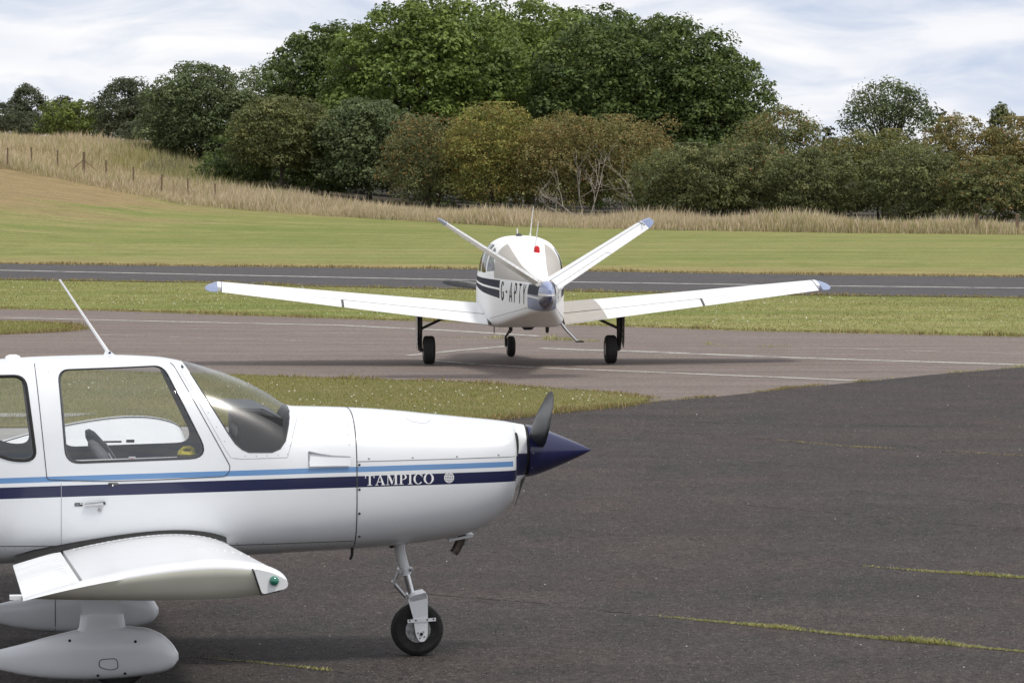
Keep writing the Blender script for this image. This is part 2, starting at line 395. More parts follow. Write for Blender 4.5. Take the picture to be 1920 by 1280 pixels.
def resample(pts, step=0.03):
    out = []
    for a, b in zip(pts, pts[1:]):
        n = max(1, int(math.hypot(b[0]-a[0], b[1]-a[1]) / step))
        out += [(a[0]+(b[0]-a[0])*k/n, a[1]+(b[1]-a[1])*k/n) for k in range(n)]
    return out + [pts[-1]]
def seam(body, pts, side, r, mat, parent, name='seam', off=0.0):
    m = MB(); m.tube([body.on(x, z, side, off) for x, z in resample(pts)], r, 6); return m.build(name, mat, parent)
def studs(body, pts, side, r, mat, parent, name='screw', h=0.004):
    for x, z in pts:
        m = MB(); p = body.on(x, z, side); q = body.on(x, z + 0.01, side); t = Vector((0, q.y - p.y, 0.01)).normalized()
        nrm = Vector((0, t.z * side, -t.y * side)); m.lathe([(-0.004, r), (h*0.6, r), (h, r*0.6)], p, nrm, 8); m.build(name, mat, parent)

# lettering ------------------------------------------------------------------
def q4(x0, y0, x1, y1): return [(x0, y0), (x1, y0), (x1, y1), (x0, y1)]
def ring_quads(cx, cy, ao, bo, ai, bi, a0=0, a1=360, n=20):
    out = []
    for k in range(n):
        t0, t1 = (math.radians(a0 + (a1-a0)*(k+j)/n) for j in (0, 1))
        out.append([(cx+ao*math.cos(t0), cy+bo*math.sin(t0)), (cx+ao*math.cos(t1), cy+bo*math.sin(t1)), (cx+ai*math.cos(t1), cy+bi*math.sin(t1)), (cx+ai*math.cos(t0), cy+bi*math.sin(t0))])
    return out
SERIF = {
 'T': (0.86, [q4(.03, .92, .83, 1), q4(.03, .70, .09, .92), q4(.77, .70, .83, .92), q4(.35, .05, .51, .92), q4(.22, 0, .64, .05)]),
 'A': (0.92, [[(.12, .05), (.18, .05), (.46, .88), (.42, 1)], [(.62, .05), (.82, .05), (.50, 1), (.42, 1)], q4(.24, .30, .66, .36), q4(.02, 0, .30, .05), q4(.54, 0, .90, .05)]),
 'M': (1.10, [q4(.15, .05, .21, .95), q4(.80, .05, .97, .95), [(.21, .95), (.21, .80), (.55, 0), (.58, .14)], [(.12, 1), (.33, 1), (.62, .26), (.53, 0)], [(.52, 0), (.58, .12), (.82, .95), (.80, 1)], q4(.03, 0, .33, .05), q4(.70, 0, 1.07, .05), q4(.03, .95, .28, 1), q4(.80, .95, 1.07, 1)]),
 'P': (0.76, [q4(.14, .05, .31, .95), q4(.03, 0, .44, .05), q4(.03, .95, .40, 1)] + ring_quads(.38, .73, .34, .27, .17, .22, -90, 90, 12) + [q4(.31, .46, .40, .51), q4(.31, .95, .40, 1)]),
 'I': (0.46, [q4(.15, .05, .32, .95), q4(.03, 0, .44, .05), q4(.03, .95, .44, 1)]),
 'C': (0.88, ring_quads(.47, .5, .43, .52, .25, .46, 40, 320, 22) + [q4(.77, .66, .82, 1.0)]),
 'O': (0.96, ring_quads(.48, .5, .45, .52, .26, .46, 0, 360, 28)),
}
SANS = {
 'G': (0.62, ring_quads(.31, .5, .28, .5, .17, .40, 40, 345, 18) + [q4(.36, .38, .59, .47), q4(.49, .10, .59, .42)]),
 '-': (0.42, [q4(.08, .44, .34, .55)]),
 'A': (0.66, [[(.02, 0), (.13, 0), (.37, 1), (.28, 1)], [(.53, 0), (.64, 0), (.38, 1), (.29, 1)], q4(.16, .24, .50, .33)]),
 'P': (0.58, [q4(.06, 0, .16, 1)] + ring_quads(.28, .73, .27, .27, .16, .18, -90, 90, 10) + [q4(.15, .91, .29, 1), q4(.15, .46, .29, .55)]),
 'T': (0.58, [q4(.02, .91, .56, 1), q4(.24, 0, .34, .91)]),
 'Y': (0.58, [[(.01, 1), (.12, 1), (.34, .46), (.24, .46)], [(.46, 1), (.57, 1), (.34, .46), (.24, .46)], q4(.24, 0, .34, .46)]),
 'E': (0.58, [q4(.06, 0, .2, 1), q4(.2, 0, .52, .14), q4(.2, .43, .48, .57), q4(.2, .86, .52, 1)]),
 'X': (0.62, [[(.02, 0), (.18, 0), (.60, 1), (.44, 1)], [(.44, 0), (.60, 0), (.18, 1), (.02, 1)]]),
 'I': (0.28, [q4(.07, 0, .21, 1)]),
}
def words(text, font, gap=0.04):
    x = 0; out = []
    for ch in text:
        w, qs = font[ch]; out.append([[(px + x, py) for px, py in q] for q in qs]); x += w + gap
    return out, x - gap
def decal(name, quads, place, mat, parent, sub=2, lift=0.0002):
    """quads in (a,b); place(a,b,extra) -> point on the surface. Overlapping strokes are stepped apart a fraction of a millimetre"""
    v, f = [], []
    for i, q in enumerate(quads):
        k = len(v); p = [Vector(c) for c in q]
        for a in range(sub + 1):
            for b in range(sub + 1):
                s, t = a/sub, b/sub; c = p[0]*(1-s)*(1-t) + p[1]*s*(1-t) + p[2]*s*t + p[3]*(1-s)*t
                v.append(place(c.x, c.y, lift * (i % 7)))
        for a in range(sub):
            for b in range(sub):
                o = k + a*(sub+1) + b; f.append((o, o+1, o+sub+2, o+sub+1))
    return mesh(name, v, f, mat, parent, smooth=False)

# wings ------------------------------------------------------------------
def foil(t, th, cam):
    yt = 5*th*(0.2969*math.sqrt(max(t, 0)) - 0.126*t - 0.3516*t*t + 0.2843*t**3 - 0.1036*t**4)
    p = 0.4; yc = cam/p**2*(2*p*t - t*t) if t < p else cam/(1-p)**2*(1 - 2*p + 2*p*t - t*t)
    return yc + yt, yc - yt
def wing_pt(s, t, upper, extra=0.0):
    y, x, z, c, inc, th, cm = s; u, l = foil(t, th, cm); w = u if upper else l
    return Vector((x - t*c*math.cos(inc) - w*c*math.sin(inc)*0.0, y, z - t*c*math.sin(inc) + w*c + extra))
def lerp_sec(a, b, k): return tuple(p + (q-p)*k for p, q in zip(a, b))
def wing(name, secs, t0, t1, mat, parent, n=26, rot=None, span=None, ribs=0, angle=50):
    """loft a strip t0..t1 of the chord over the span stations"""
    ts = [t0 + (t1-t0)*(0.5-0.5*math.cos(math.pi*k/n)) if t0 < 0.01 else t0 + (t1-t0)*k/n for k in range(n+1)]
    v, f, cnt = [], [], 0
    for si, s in enumerate(secs):
        up = [wing_pt(s, t, True) for t in reversed(ts)]; lo = [wing_pt(s, t, False) for t in (ts if t0 > 0.01 else ts[1:])]
        if t1 >= 0.999: lo[-1] = lo[-1] - Vector((0, 0, 0.004))
        ring = up + lo
        if rot: ring = [rot(p, s) for p in ring]
        if ribs and si % 2: ring = [p + Vector((0, 0, ribs if i < len(up) - 1 else 0)) for i, p in enumerate(ring)]
        cnt = len(ring); v += ring
    for i in range(len(secs)-1):
        for k in range(cnt): f.append((i*cnt+k, i*cnt+(k+1) % cnt, (i+1)*cnt+(k+1) % cnt, (i+1)*cnt+k))
    f += [tuple(range(cnt)), tuple((len(secs)-1)*cnt + k for k in range(cnt))]
    return mesh(name, v, f, mat, parent, True, angle, fix=True)

# ------------------------------------------------------------------ terrain and paved surfaces
gX=[-80,-40,-28.6,-24.5,-20.8,-17.8,-14,-10,-4.6,0,60]; gZ=[3.6,3.4,2.9,2.15,1.43,.87,.61,.37,.15,0,0]
RX=[-60,-28,-22,-14,-5,5,60]; RZ=[1.4,1.6,2.1,1.2,.6,.3,.3]
bX=[-80,-40,-28.6,-10,0,6,15,25,60]; bY=[212,208,206,196,184,176,168,163,150]
def hgt(X, Y):
    X = np.asarray(X, float); Y = np.asarray(Y, float)
    g = np.interp(X, gX, gZ); yb = np.interp(X, bX, bY); r = np.interp(X, RX, RZ)
    t = np.clip((Y-120)/(yb-120), 0, 1); k = np.clip((Y-yb)/28, 0, 1)
    return g*t**1.6 + r*k
def H1(x, y): return float(hgt(x, y))
xs = np.concatenate([[-3000,-1500,-700,-350,-200,-120], np.arange(-80, 62, 2.0), [90,150,300,700,1500,3000]])
ys = np.concatenate([[-300,-100,-30,0,20,40,60,80,100,115], np.arange(120, 262, 2.0), [280,310,360,450,700,1200,2500,4500]])
XX, YY = np.meshgrid(xs, ys); ZZ = hgt(XX, YY)
nv = [(float(a), float(b), float(c)) for a, b, c in zip(XX.ravel(), YY.ravel(), ZZ.ravel())]
nx = len(xs); nf = [(j*nx+i, j*nx+i+1, (j+1)*nx+i+1, (j+1)*nx+i) for j in range(len(ys)-1) for i in range(nx-1)]
tag(mesh('ground', nv, nf, 'field'), kind='structure')

def sheet(name, poly, z, mat, kind='structure', thick=0.0, wob=0.0, step=None, label=None, cat=None):
    pts = poly
    if step:
        pts = []
        for a, b in zip(poly, poly[1:] + poly[:1]):
            L = math.hypot(b[0]-a[0], b[1]-a[1]); n = min(max(1, int(L/step)), 400)
            for k in range(n):
                x, y = a[0]+(b[0]-a[0])*k/n, a[1]+(b[1]-a[1])*k/n
                pts.append((x + random.uniform(-wob, wob), y + random.uniform(-wob, wob)))
    n = len(pts)
    bm = bmesh.new(); top = [bm.verts.new((x, y, z)) for x, y in pts]; fs = [bm.faces.new(top)]
    if thick:
        low = [bm.verts.new((x, y, z - thick)) for x, y in pts]
        for i in range(n): bm.faces.new((top[i], low[i], low[(i+1) % n], top[(i+1) % n]))
    bmesh.ops.recalc_face_normals(bm, faces=bm.faces)
    bmesh.ops.triangulate(bm, faces=fs)
    me = bpy.data.meshes.new(name); bm.to_mesh(me); bm.free()
    if me.polygons[0].normal.z < 0: me.flip_normals()
    return tag(link(name, me, mat), label, cat, kind=kind)
STRIP_NEAR = [(-70,113), (-30,92.3), (-11.28,80.99), (-8.83,80.12), (-6.1,77.89), (-3.53,76.04), (-2.18,75.02), (2.31,72.35), (4.5,70.53), (9.49,68.16), (20,61.5), (70,34)]
RWY_NEAR = [(-90,139), (-14.07,101.1), (-8.31,98.6), (-4.94,95.6), (4.46,90.5), (8.26,89.0), (12.25,87.7), (90,49)]
RWY_FAR = [(-90,149), (-16.27,116.92), (-9.25,113.95), (-0.97,110.9), (3.74,108.0), (8.25,105.6), (14.4,103.43), (90,70)]
sheet('runway', RWY_FAR + RWY_NEAR[::-1], 0.010, 'runway')
WEDGE_FAR = [(-40,70), (-20,62), (-8,57.4), (-4.2,55.62), (-3.18,54.8), (-2.05,54.27), (-0.78,53.75), (0.3,52.48), (1.41,51.28), (1.89,50.0)]
WEDGE_NEAR = [(1.80,49.45), (1.34,48.5), (0.27,46.97), (-0.13,46.28), (-0.53,45.9), (-4,44.9), (-12,44.1), (-40,43.5)]
APRON_EDGE = [(-60,43.4), (-40,43.5), (-12,44.1), (-4,44.9), (-0.53,45.9), (0.27,46.97), (1.34,48.5), (1.87,49.57), (2.79,50.58), (4.13,52.73), (5.28,54.27), (6.51,56.04), (8.07,57.93), (14,64.5), (30,64.5)]
sheet('taxiway', STRIP_NEAR + [(70,20), (-70,20)], 0.006, 'taxiway')
sheet('apron', APRON_EDGE + [(60,64), (60,-15), (-60,-15)], 0.016, 'apron', thick=0.01, wob=0.03, step=0.35)
sheet('turf_verge', WEDGE_FAR + WEDGE_NEAR, 0.035, 'turf', thick=0.03, wob=0.06, step=0.4)
PATCH = [(-60,95), (-30,84), (-10.38,74.52), (-9.7,74.27), (-8.75,72.6), (-8.40,71.2), (-8.49,70.31), (-9.27,69.43), (-9.61,69.01), (-30,76), (-60,88)]
sheet('turf_island', PATCH, 0.03, 'turf', thick=0.025, wob=0.06, step=0.4)
sheet('footpath', [(-30,45.7), (-5.6,46.3), (-5.3,46.9), (-30,46.7)], 0.045, 'concrete', thick=0.02)
sheet('footpath', [(-30,41.6), (-2.6,42.6), (-2.3,44.6), (-4,44.75), (-12,43.95), (-30,43.4)], 0.024, 'concrete')

def stripe(name, pts, w, z, mat):
    """painted line of width w along world points"""
    v, f = [], []
    for i, (x, y) in enumerate(pts):
        a, b = pts[max(i-1, 0)], pts[min(i+1, len(pts)-1)]; d = Vector((b[0]-a[0], b[1]-a[1])).normalized()
        v += [(x - d.y*w/2, y + d.x*w/2, z), (x + d.y*w/2, y - d.x*w/2, z)]
    for i in range(len(pts)-1): f.append((2*i, 2*i+1, 2*i+3, 2*i+2))
    return tag(mesh(name, v, f, mat, None, False), kind='structure')
def dense(pts, step=1.0): return resample(pts, step)
stripe('runway_centre_line', dense([(-88,143.5), (-15.27,109.76), (-4.78,102.95), (2.01,98.87), (8.34,95.9), (13.12,94.29), (88,60)]), 0.42, 0.016, 'line')
stripe('taxiway_edge_line', dense([(-60,103), (-10.66,76.56), (-8.76,75.53), (-5.8,74.03), (-3.39,72.9), (-1.2,70.6), (0.5,68.4)]), 0.22, 0.012, 'line')
stripe('taxiway_centre_line', dense([(-8.2,69.22), (-5.9,67.75), (-4,66.6), (-2.47,65.57)]), 0.22, 0.012, 'line_faint')
stripe('taxiway_guide_line', dense([(0.5,63.9), (1.29,63.34), (2.19,62.81), (4.76,60.76), (6.9,59.47), (8.18,58.69), (12,56)]), 0.24, 0.012, 'line')
stripe('taxiway_guide_line', dense([(2.6,62.1), (4.8,60.35), (6.9,59.05), (8.18,58.3)]), 0.07, 0.012, 'line_faint')
stripe('taxiway_guide_line', dense([(-1.75,61.5), (-0.92,63.2), (-0.09,64.62)]), 0.14, 0.012, 'line')
stripe('taxiway_guide_line', dense([(-1.5,60.3), (-0.6,58.9), (0.34,57.93), (2.77,56.18), (5.2,54.4)]), 0.17, 0.0125, 'line')
stripe('taxiway_guide_line', dense([(5.03,64.25), (6.27,63.52), (7.45,62.63), (8.63,61.94), (12,60)]), 0.22, 0.012, 'line_faint')
stripe('taxiway_guide_line', dense([(-7,71.6), (-4.6,70.3), (-2.8,69.3)]), 0.12, 0.012, 'line_faint')

# ------------------------------------------------------------------ grass geometry
def colour_attr(me, cols):
    a = me.color_attributes.new('col', 'FLOAT_COLOR', 'POINT')
    buf = np.ones((len(cols), 4), np.float32); buf[:, :3] = cols; a.data.foreach_set('color', buf.ravel())
def raw_mesh(name, V, F, cols, mat, parent=None):
    """V (n,3), F (m,k) all faces of k corners"""
    me = bpy.data.meshes.new(name); n, k = F.shape
    me.vertices.add(len(V)); me.vertices.foreach_set('co', V.astype(np.float32).ravel())
    me.loops.add(n*k); me.loops.foreach_set('vertex_index', F.astype(np.int32).ravel())
    me.polygons.add(n); me.polygons.foreach_set('loop_start', np.arange(0, n*k, k, dtype=np.int32)); me.polygons.foreach_set('loop_total', np.full(n, k, np.int32))
    me.update(calc_edges=True); colour_attr(me, cols)
    return link(name, me, mat, parent)
def blades(name, P, h, w, base, tip, lean=0.35, kind='stuff', label=None, cat=None):
    n = len(P); a = RNG.uniform(0, 2*np.pi, n); b = RNG.uniform(0, 2*np.pi, n)
    side = np.stack([np.cos(a), np.sin(a), np.zeros(n)], 1) * (w/2)[:, None]
    ln = (RNG.uniform(0.1, 1, n)*lean*h)[:, None]
    top = P + np.stack([np.cos(b), np.sin(b), np.zeros(n)], 1)*ln + np.stack([np.zeros(n), np.zeros(n), h], 1)
    mid = P*0.45 + top*0.55 - np.stack([np.cos(b), np.sin(b), np.zeros(n)], 1)*ln*0.18
    i = np.arange(n)
    if len(P) > 60000 and h.max() < 0.2: o = raw_mesh(name, np.concatenate([P - side, P + side, top], 0), np.stack([i, i+n, i+2*n], 1), np.concatenate([base, base, tip], 0), 'grass')
    else: o = raw_mesh(name, np.concatenate([P - side, P + side, mid + side*0.7, top], 0), np.concatenate([np.stack([i, i+n, i+2*n], 1), np.stack([i, i+2*n, i+3*n], 1)], 0), np.concatenate([base, base, base*0.5 + tip*0.5, tip], 0), 'grass')
    return tag(o, label, cat, kind=kind)
def in_poly(x, y, poly):
    c = np.zeros(len(x), bool)
    for (x0, y0), (x1, y1) in zip(poly, poly[1:] + poly[:1]):
        k = ((y0 > y) != (y1 > y)) & (x < (x1-x0)*(y-y0)/(y1-y0+1e-12) + x0); c ^= k
    return c
def lumps(x, y, s, seed=0):
    """cheap smooth variation in 0..1"""
    r = np.random.default_rng(seed); o = np.zeros(len(x))
    for k in range(7):
        a = r.uniform(0, 2*np.pi); f = s*r.uniform(0.5, 2.2); o += np.sin((x*np.cos(a) + y*np.sin(a))*f + r.uniform(0, 6.28))
    return np.clip(o/7*1.1 + 0.5, 0, 1)
def pick(cols, n, jit=0.22, wts=None):
    c = np.array(cols)[RNG.choice(len(cols), n, p=wts)]; return c * RNG.uniform(1-jit, 1+jit, (n, 1))
GREEN = [(0.225,0.24,0.062), (0.25,0.255,0.074), (0.28,0.262,0.09), (0.20,0.23,0.054), (0.33,0.29,0.13)]
def turf(name, poly, box, n, z, h0, h1, w, label, dens_seed):
    x = RNG.uniform(box[0], box[1], n); y = RNG.uniform(box[2], box[3], n); k = in_poly(x, y, poly); x, y = x[k], y[k]
    n = len(x); q = lumps(x, y, 1.6, dens_seed); q2 = lumps(x, y, 0.6, dens_seed+5)
    h = RNG.uniform(h0, h1, n)*(0.7+0.6*q); c = pick(GREEN, n, 0.12) * (0.88 + 0.24*q2)[:, None]
    dry = np.array([(0.33, 0.27, 0.125)]); m = (RNG.uniform(0, 1, n) < 0.08 + 0.25*(1-q2))[:, None]; c = np.where(m, dry*RNG.uniform(0.8, 1.15, (n, 1)), c)
    blades(name, np.stack([x, y, np.full(n, z)], 1), h, np.full(n, w), c, c*1.06, 0.7, label=label, cat='grass')
turf('verge_grass', WEDGE_FAR + WEDGE_NEAR, (-12, 2, 43.8, 58), 190000, 0.034, 0.012, 0.034, 0.009, 'short mown grass on the verge behind the nearer aeroplane', 3)
STRIP = STRIP_NEAR[1:-1] + [(20, 83.8), (12.25,87.7), (4.46,90.5), (-4.94,95.6), (-14.07,101.1), (-30,109)]
turf('strip_grass', STRIP, (-17, 16, 62, 104), 150000, 0.0, 0.012, 0.035, 0.018, 'mown grass strip between taxiway and runway', 5)
turf('island_grass', PATCH, (-16, -8, 68.5, 78), 26000, 0.03, 0.02, 0.06, 0.016, 'dry grass island at the left end of the taxiway', 8)

def edge_tufts(name, line, n, spread, h0, h1, w, cols, label, z=0.02, gaps=0.0, lean=0.6):
    seg = np.array(line); d = np.hypot(*np.diff(seg, axis=0).T); cum = np.concatenate([[0], np.cumsum(d)])
    t = RNG.uniform(0, cum[-1], n)
    if gaps: keep = RNG.uniform(0, 1, n) < np.clip((lumps(t, t*0, 2.6, int(cum[-1]*10)) - gaps + 0.12)/0.3, 0, 1)**1.5*np.clip(t/(0.12*cum[-1]), 0.05, 1); t = t[keep]
    n = len(t)
    x = np.interp(t, cum, seg[:, 0]) + RNG.normal(0, spread, n); y = np.interp(t, cum, seg[:, 1]) + RNG.normal(0, spread, n)
    cl = 0.45 + 1.1*lumps(t*3.0, t*0, 1.0, 4)**2
    c = pick(cols, n); blades(name, np.stack([x, y, np.full(n, z)], 1), RNG.uniform(h0, h1, n)*cl, np.full(n, w), c*0.95, c*1.05, lean, label=label, cat='grass')
STRAW = [(0.42,0.34,0.16), (0.36,0.27,0.12), (0.28,0.24,0.09), (0.22,0.16,0.08), (0.24,0.24,0.07)]
WEEDC = [(0.34,0.35,0.10), (0.42,0.39,0.14), (0.54,0.48,0.24), (0.26,0.30,0.08)]
edge_tufts('verge_edge_grass', WEDGE_NEAR[:6], 5200, 0.10, 0.015, 0.08, 0.011, STRAW, 'straggling dry grass along the apron edge of the verge')
edge_tufts('verge_edge_grass', WEDGE_FAR[3:], 3000, 0.10, 0.02, 0.08, 0.013, STRAW, 'thin grass along the taxiway edge of the verge')
edge_tufts('apron_joint_grass', [(1.80,49.5), (2.79,50.58), (4.13,52.73), (5.28,54.27)], 2200, 0.03, 0.01, 0.045, 0.010, STRAW, 'thin weeds along the joint between apron and taxiway', gaps=0.4)
edge_tufts('apron_joint_grass', [(5.28,54.27), (6.51,56.04), (8.07,57.93)], 500, 0.05, 0.02, 0.06, 0.013, WEEDC, 'sparse weeds at the far right apron joint', gaps=0.62)
edge_tufts('strip_edge_grass', [(-16,83.8)] + STRIP_NEAR[2:-1], 9000, 0.16, 0.02, 0.075, 0.022, STRAW, 'dry edging of the grass strip along the taxiway')
edge_tufts('runway_edge_grass', [(-24,106)] + RWY_NEAR[1:-1] + [(20,84)], 7000, 0.20, 0.02, 0.07, 0.03, STRAW, 'straw tufts along the near runway edge')
edge_tufts('runway_edge_grass', [(-24,120.4)] + RWY_FAR[1:-1] + [(22,100)], 9000, 0.30, 0.02, 0.09, 0.035, STRAW[:4], 'brown tufts along the far runway edge')
edge_tufts('island_edge_grass', PATCH[3:9], 2600, 0.12, 0.02, 0.08, 0.016, STRAW, 'brown grass fringe of the left island')
edge_tufts('joint_weeds', [(-1.28,67.75), (0.39,66.94), (2.29,65.76), (4.48,64.25), (5.03,64.2)], 1300, 0.05, 0.02, 0.08, 0.014, WEEDC, 'row of weeds growing in a taxiway joint behind the farther aeroplane', gaps=0.5)

def crack(pts, w, z=0.0185):
    pts = resample(pts, 0.05); pts = [(x + random.gauss(0, 0.008), y + random.gauss(0, 0.016)) for x, y in pts]
    v, f = [], []
    for i, (x, y) in enumerate(pts):
        ww = w*random.uniform(0.15, 1.0); v += [(x, y - ww, z), (x, y + ww, z)]
    for i in range(len(pts)-1):
        if random.random() < 0.72: f.append((2*i, 2*i+2, 2*i+3, 2*i+1))
    tag(mesh('apron_crack', v, f, 'crackfill', None, False), kind='structure')
crack([(0.2,27.3), (1.4,28.6), (2.78,29.38), (3.33,28.92), (3.98,28.48), (6,27.1)][2:], 0.02)
crack([(-0.9,27.6), (0.2,26.9), (0.99,26.13), (1.39,25.83), (1.99,25.3), (2.5,24.85), (3.38,24.19), (5,23)], 0.018)
crack([(2.2,34.6), (3.27,33.54), (3.91,32.8), (4.51,32.32), (7,30.4)], 0.018)
crack([(1.3,44.2), (2.58,43.32), (3.88,41.7), (5.64,40.42), (8,38.6)], 0.022)
crack([(0.7,40.9), (1.64,40.2), (2.53,39.63), (3.58,38.53)], 0.02)
crack([(-3,24.6), (-2.09,23.93), (-1.66,23.68), (-1.15,23.28), (-0.67,22.9), (0.5,22)], 0.018)
crack([(0.9,47.4), (2.0,45.8), (3.4,45.2), (5.6,44.9)], 0.02)
crack([(0.1,31.2), (0.9,31.9), (1.6,31.4), (2.78,29.38)], 0.014)
crack([(1.39,25.83), (1.9,26.8), (1.7,27.9), (2.4,28.8)], 0.010)
crack([(1.2,37.6), (2.4,36.4), (3.4,36.1), (5.2,34.2)], 0.014)
edge_tufts('crack_grass', [(2.78,29.38), (3.33,28.92), (3.98,28.48), (6,27.1)], 3600, 0.014, 0.006, 0.034, 0.006, WEEDC, 'grass growing in the upper right apron crack', 0.018, gaps=0.12, lean=1.2)
edge_tufts('crack_grass', [(0.99,26.13), (1.25,25.93), (1.99,25.3), (2.5,24.85), (3.38,24.19), (4.4,23.4)], 5200, 0.013, 0.006, 0.032, 0.005, WEEDC, 'long line of grass in the lower right apron crack', 0.018, gaps=0.12, lean=1.2)
edge_tufts('crack_grass', [(3.27,33.54), (3.91,32.8), (4.51,32.32), (5.6,31.5)], 900, 0.012, 0.005, 0.02, 0.006, STRAW[:2], 'dry wisps in the apron crack below the apron corner', 0.018, gaps=0.55, lean=1.4)
edge_tufts('crack_grass', [(2.58,43.32), (3.88,41.7), (5.64,40.42)], 1100, 0.025, 0.004, 0.014, 0.008, STRAW[:2], 'pale wisps in the farthest apron crack', 0.018, gaps=0.55, lean=1.4)
edge_tufts('crack_grass', [(-2.09,23.93), (-1.66,23.68), (-1.15,23.28)], 500, 0.010, 0.006, 0.025, 0.005, WEEDC, 'thin grass in the crack behind the near wheel', 0.018, gaps=0.45, lean=1.2)

def grit(name, n, box, r0, r1, cols, label):
    x = RNG.uniform(box[0], box[1], n); u = RNG.uniform(0, 1, n); y = box[2]*box[3]/(box[3] - u*(box[3]-box[2]))       # denser towards the near side, where single stones show
    k = np.abs(x) < 0.16*y + 0.3; x, y = x[k], y[k]; k = ~((y > 43.0) & in_poly(x, y, WEDGE_FAR + WEDGE_NEAR)) & (y < np.interp(x, [p[0] for p in APRON_EDGE], [p[1] for p in APRON_EDGE]) - 0.1); x, y = x[k], y[k]; n = len(x)
    r = RNG.uniform(r0, r1, n)*(0.7 + y/60); a = RNG.uniform(0, 6.28, n); z = np.full(n, 0.0162)
    V = np.concatenate([np.stack([x + r*np.cos(a + j*2.094), y + r*np.sin(a + j*2.094), z], 1) for j in range(3)] + [np.stack([x, y, z + r*0.8], 1)], 0); i = np.arange(n)
    F = np.concatenate([np.stack([i, i+n, i+3*n], 1), np.stack([i+n, i+2*n, i+3*n], 1), np.stack([i+2*n, i, i+3*n], 1)], 0)
    tag(raw_mesh(name, V, F, np.tile(pick(cols, n, 0.3), (4, 1)), 'grass'), label, 'grit', kind='stuff')
grit('apron_grit', 26000, (-9, 9, 22, 56), 0.003, 0.008, [(0.16,0.15,0.14), (0.12,0.11,0.10), (0.09,0.075,0.07), (0.02,0.02,0.02), (0.025,0.022,0.02)], 'loose grit and small stones over the dark apron')
grit('apron_chips', 170, (-9, 9, 22, 50), 0.005, 0.010, [(0.45,0.44,0.42), (0.35,0.33,0.30)], 'scattered pale stone chips on the apron')
def flowers(name, poly, box, n, z, r, seed, thr, label):
    x = RNG.uniform(box[0], box[1], n); y = RNG.uniform(box[2], box[3], n); k = in_poly(x, y, poly) & (lumps(x, y, 0.9, seed) > thr); x, y = x[k], y[k]; n = len(x)
    zz = z + RNG.uniform(0, 0.03, n); rr = r*RNG.uniform(0.6, 1.2, n); a = RNG.uniform(0, 6.28, n); tilt = RNG.uniform(-0.5, 0.7, n)
    V = np.concatenate([np.stack([x + rr*np.cos(a + j*np.pi/3), y + rr*np.sin(a + j*np.pi/3), zz - tilt*rr*np.sin(a + j*np.pi/3)*-1], 1) for j in range(6)], 0)
    i = np.arange(n); F = np.stack([i + j*n for j in range(6)], 1)
    tag(raw_mesh(name, V, F, np.tile(pick([(0.72,0.72,0.68), (0.66,0.66,0.55)], n, 0.1), (6, 1)), 'grass'), label, 'daisies', kind='stuff')
flowers('daisies', WEDGE_FAR + WEDGE_NEAR, (-9, 2, 44, 57), 1100, 0.05, 0.010, 21, 0.50, 'scattered white daisies on the verge behind the nose')
flowers('daisies', STRIP, (-16, 14, 64, 100), 4600, 0.04, 0.0125, 22, 0.52, 'white daisies dotted over the grass strip')

# tall meadow grass at the foot of the trees and over the hill
def meadow():
    n = 400000; x = RNG.uniform(-62, 52, n); yb = np.interp(x, bX, bY)
    hill = np.clip((-11 - x)/8, 0, 1); depth = 9 + 30*hill
    d = RNG.uniform(0, 1, n)**(1.5)*depth
    y = yb + d + RNG.normal(0, 0.35, n); u = lumps(x, y, 0.5, 31); q = lumps(x, y, 0.14, 32)
    keep = RNG.uniform(0, 1, n) < 0.45 + 0.6*u; x, y, u, q, d = x[keep], y[keep], u[keep], q[keep], d[keep]; n = len(x)
    h = RNG.uniform(0.30, 0.86, n)*(0.50 + 0.5*u)*np.clip(0.45 + d/1.2, 0.45, 1)
    stalk = RNG.uniform(0, 1, n) < 0.12; h = np.where(stalk, h*1.35, h)
    tip = pick([(0.74,0.61,0.42), (0.65,0.51,0.34), (0.79,0.67,0.48), (0.60,0.46,0.35), (0.54,0.48,0.28)], n, 0.16)
    grn = pick([(0.26,0.27,0.09), (0.33,0.31,0.12)], n, 0.2)
    base = np.where((RNG.uniform(0, 1, n) < 0.35)[:, None], grn, tip*0.85)
    green_zone = (np.clip((x + 26)/4, 0, 1)*np.clip((-8 - x)/4, 0, 1)*np.clip((y - np.interp(x, bX, bY) - 9)/5, 0, 1))[:, None]
    more = (RNG.uniform(0, 1, n)[:, None] < 0.06 + 0.3*np.clip((q[:, None] - 0.55)*3, 0, 1) + 0.7*green_zone)
    tip = np.where(more, grn*1.15, tip)
    blades('meadow_grass', np.stack([x, y, hgt(x, y)], 1), h, np.where(stalk, 0.016, 0.026), base, tip, 0.36, label='tall straw coloured meadow grass in front of the trees and on the hill', cat='long grass')
meadow()

# leaf litter under the trees
M['litter'] = plain('leaf_litter', (0.045, 0.036, 0.022), 0.95, vary=0.4, scale=0.8)
fx = np.arange(-22, 45, 1.5); fd = np.concatenate([np.arange(8, 44, 2.0), [60, 90, 130]]); v = []
for d in fd:
    for x in fx:
        yy = float(np.interp(x, bX, bY)) + d + 5*max(0, (-13 - x)/6); v.append((x, yy, H1(x, yy) + 0.04))
nfx = len(fx); tag(mesh('woodland_floor', v, [(j*nfx+i, j*nfx+i+1, (j+1)*nfx+i+1, (j+1)*nfx+i) for j in range(len(fd)-1) for i in range(nfx-1)], 'litter'), kind='structure')

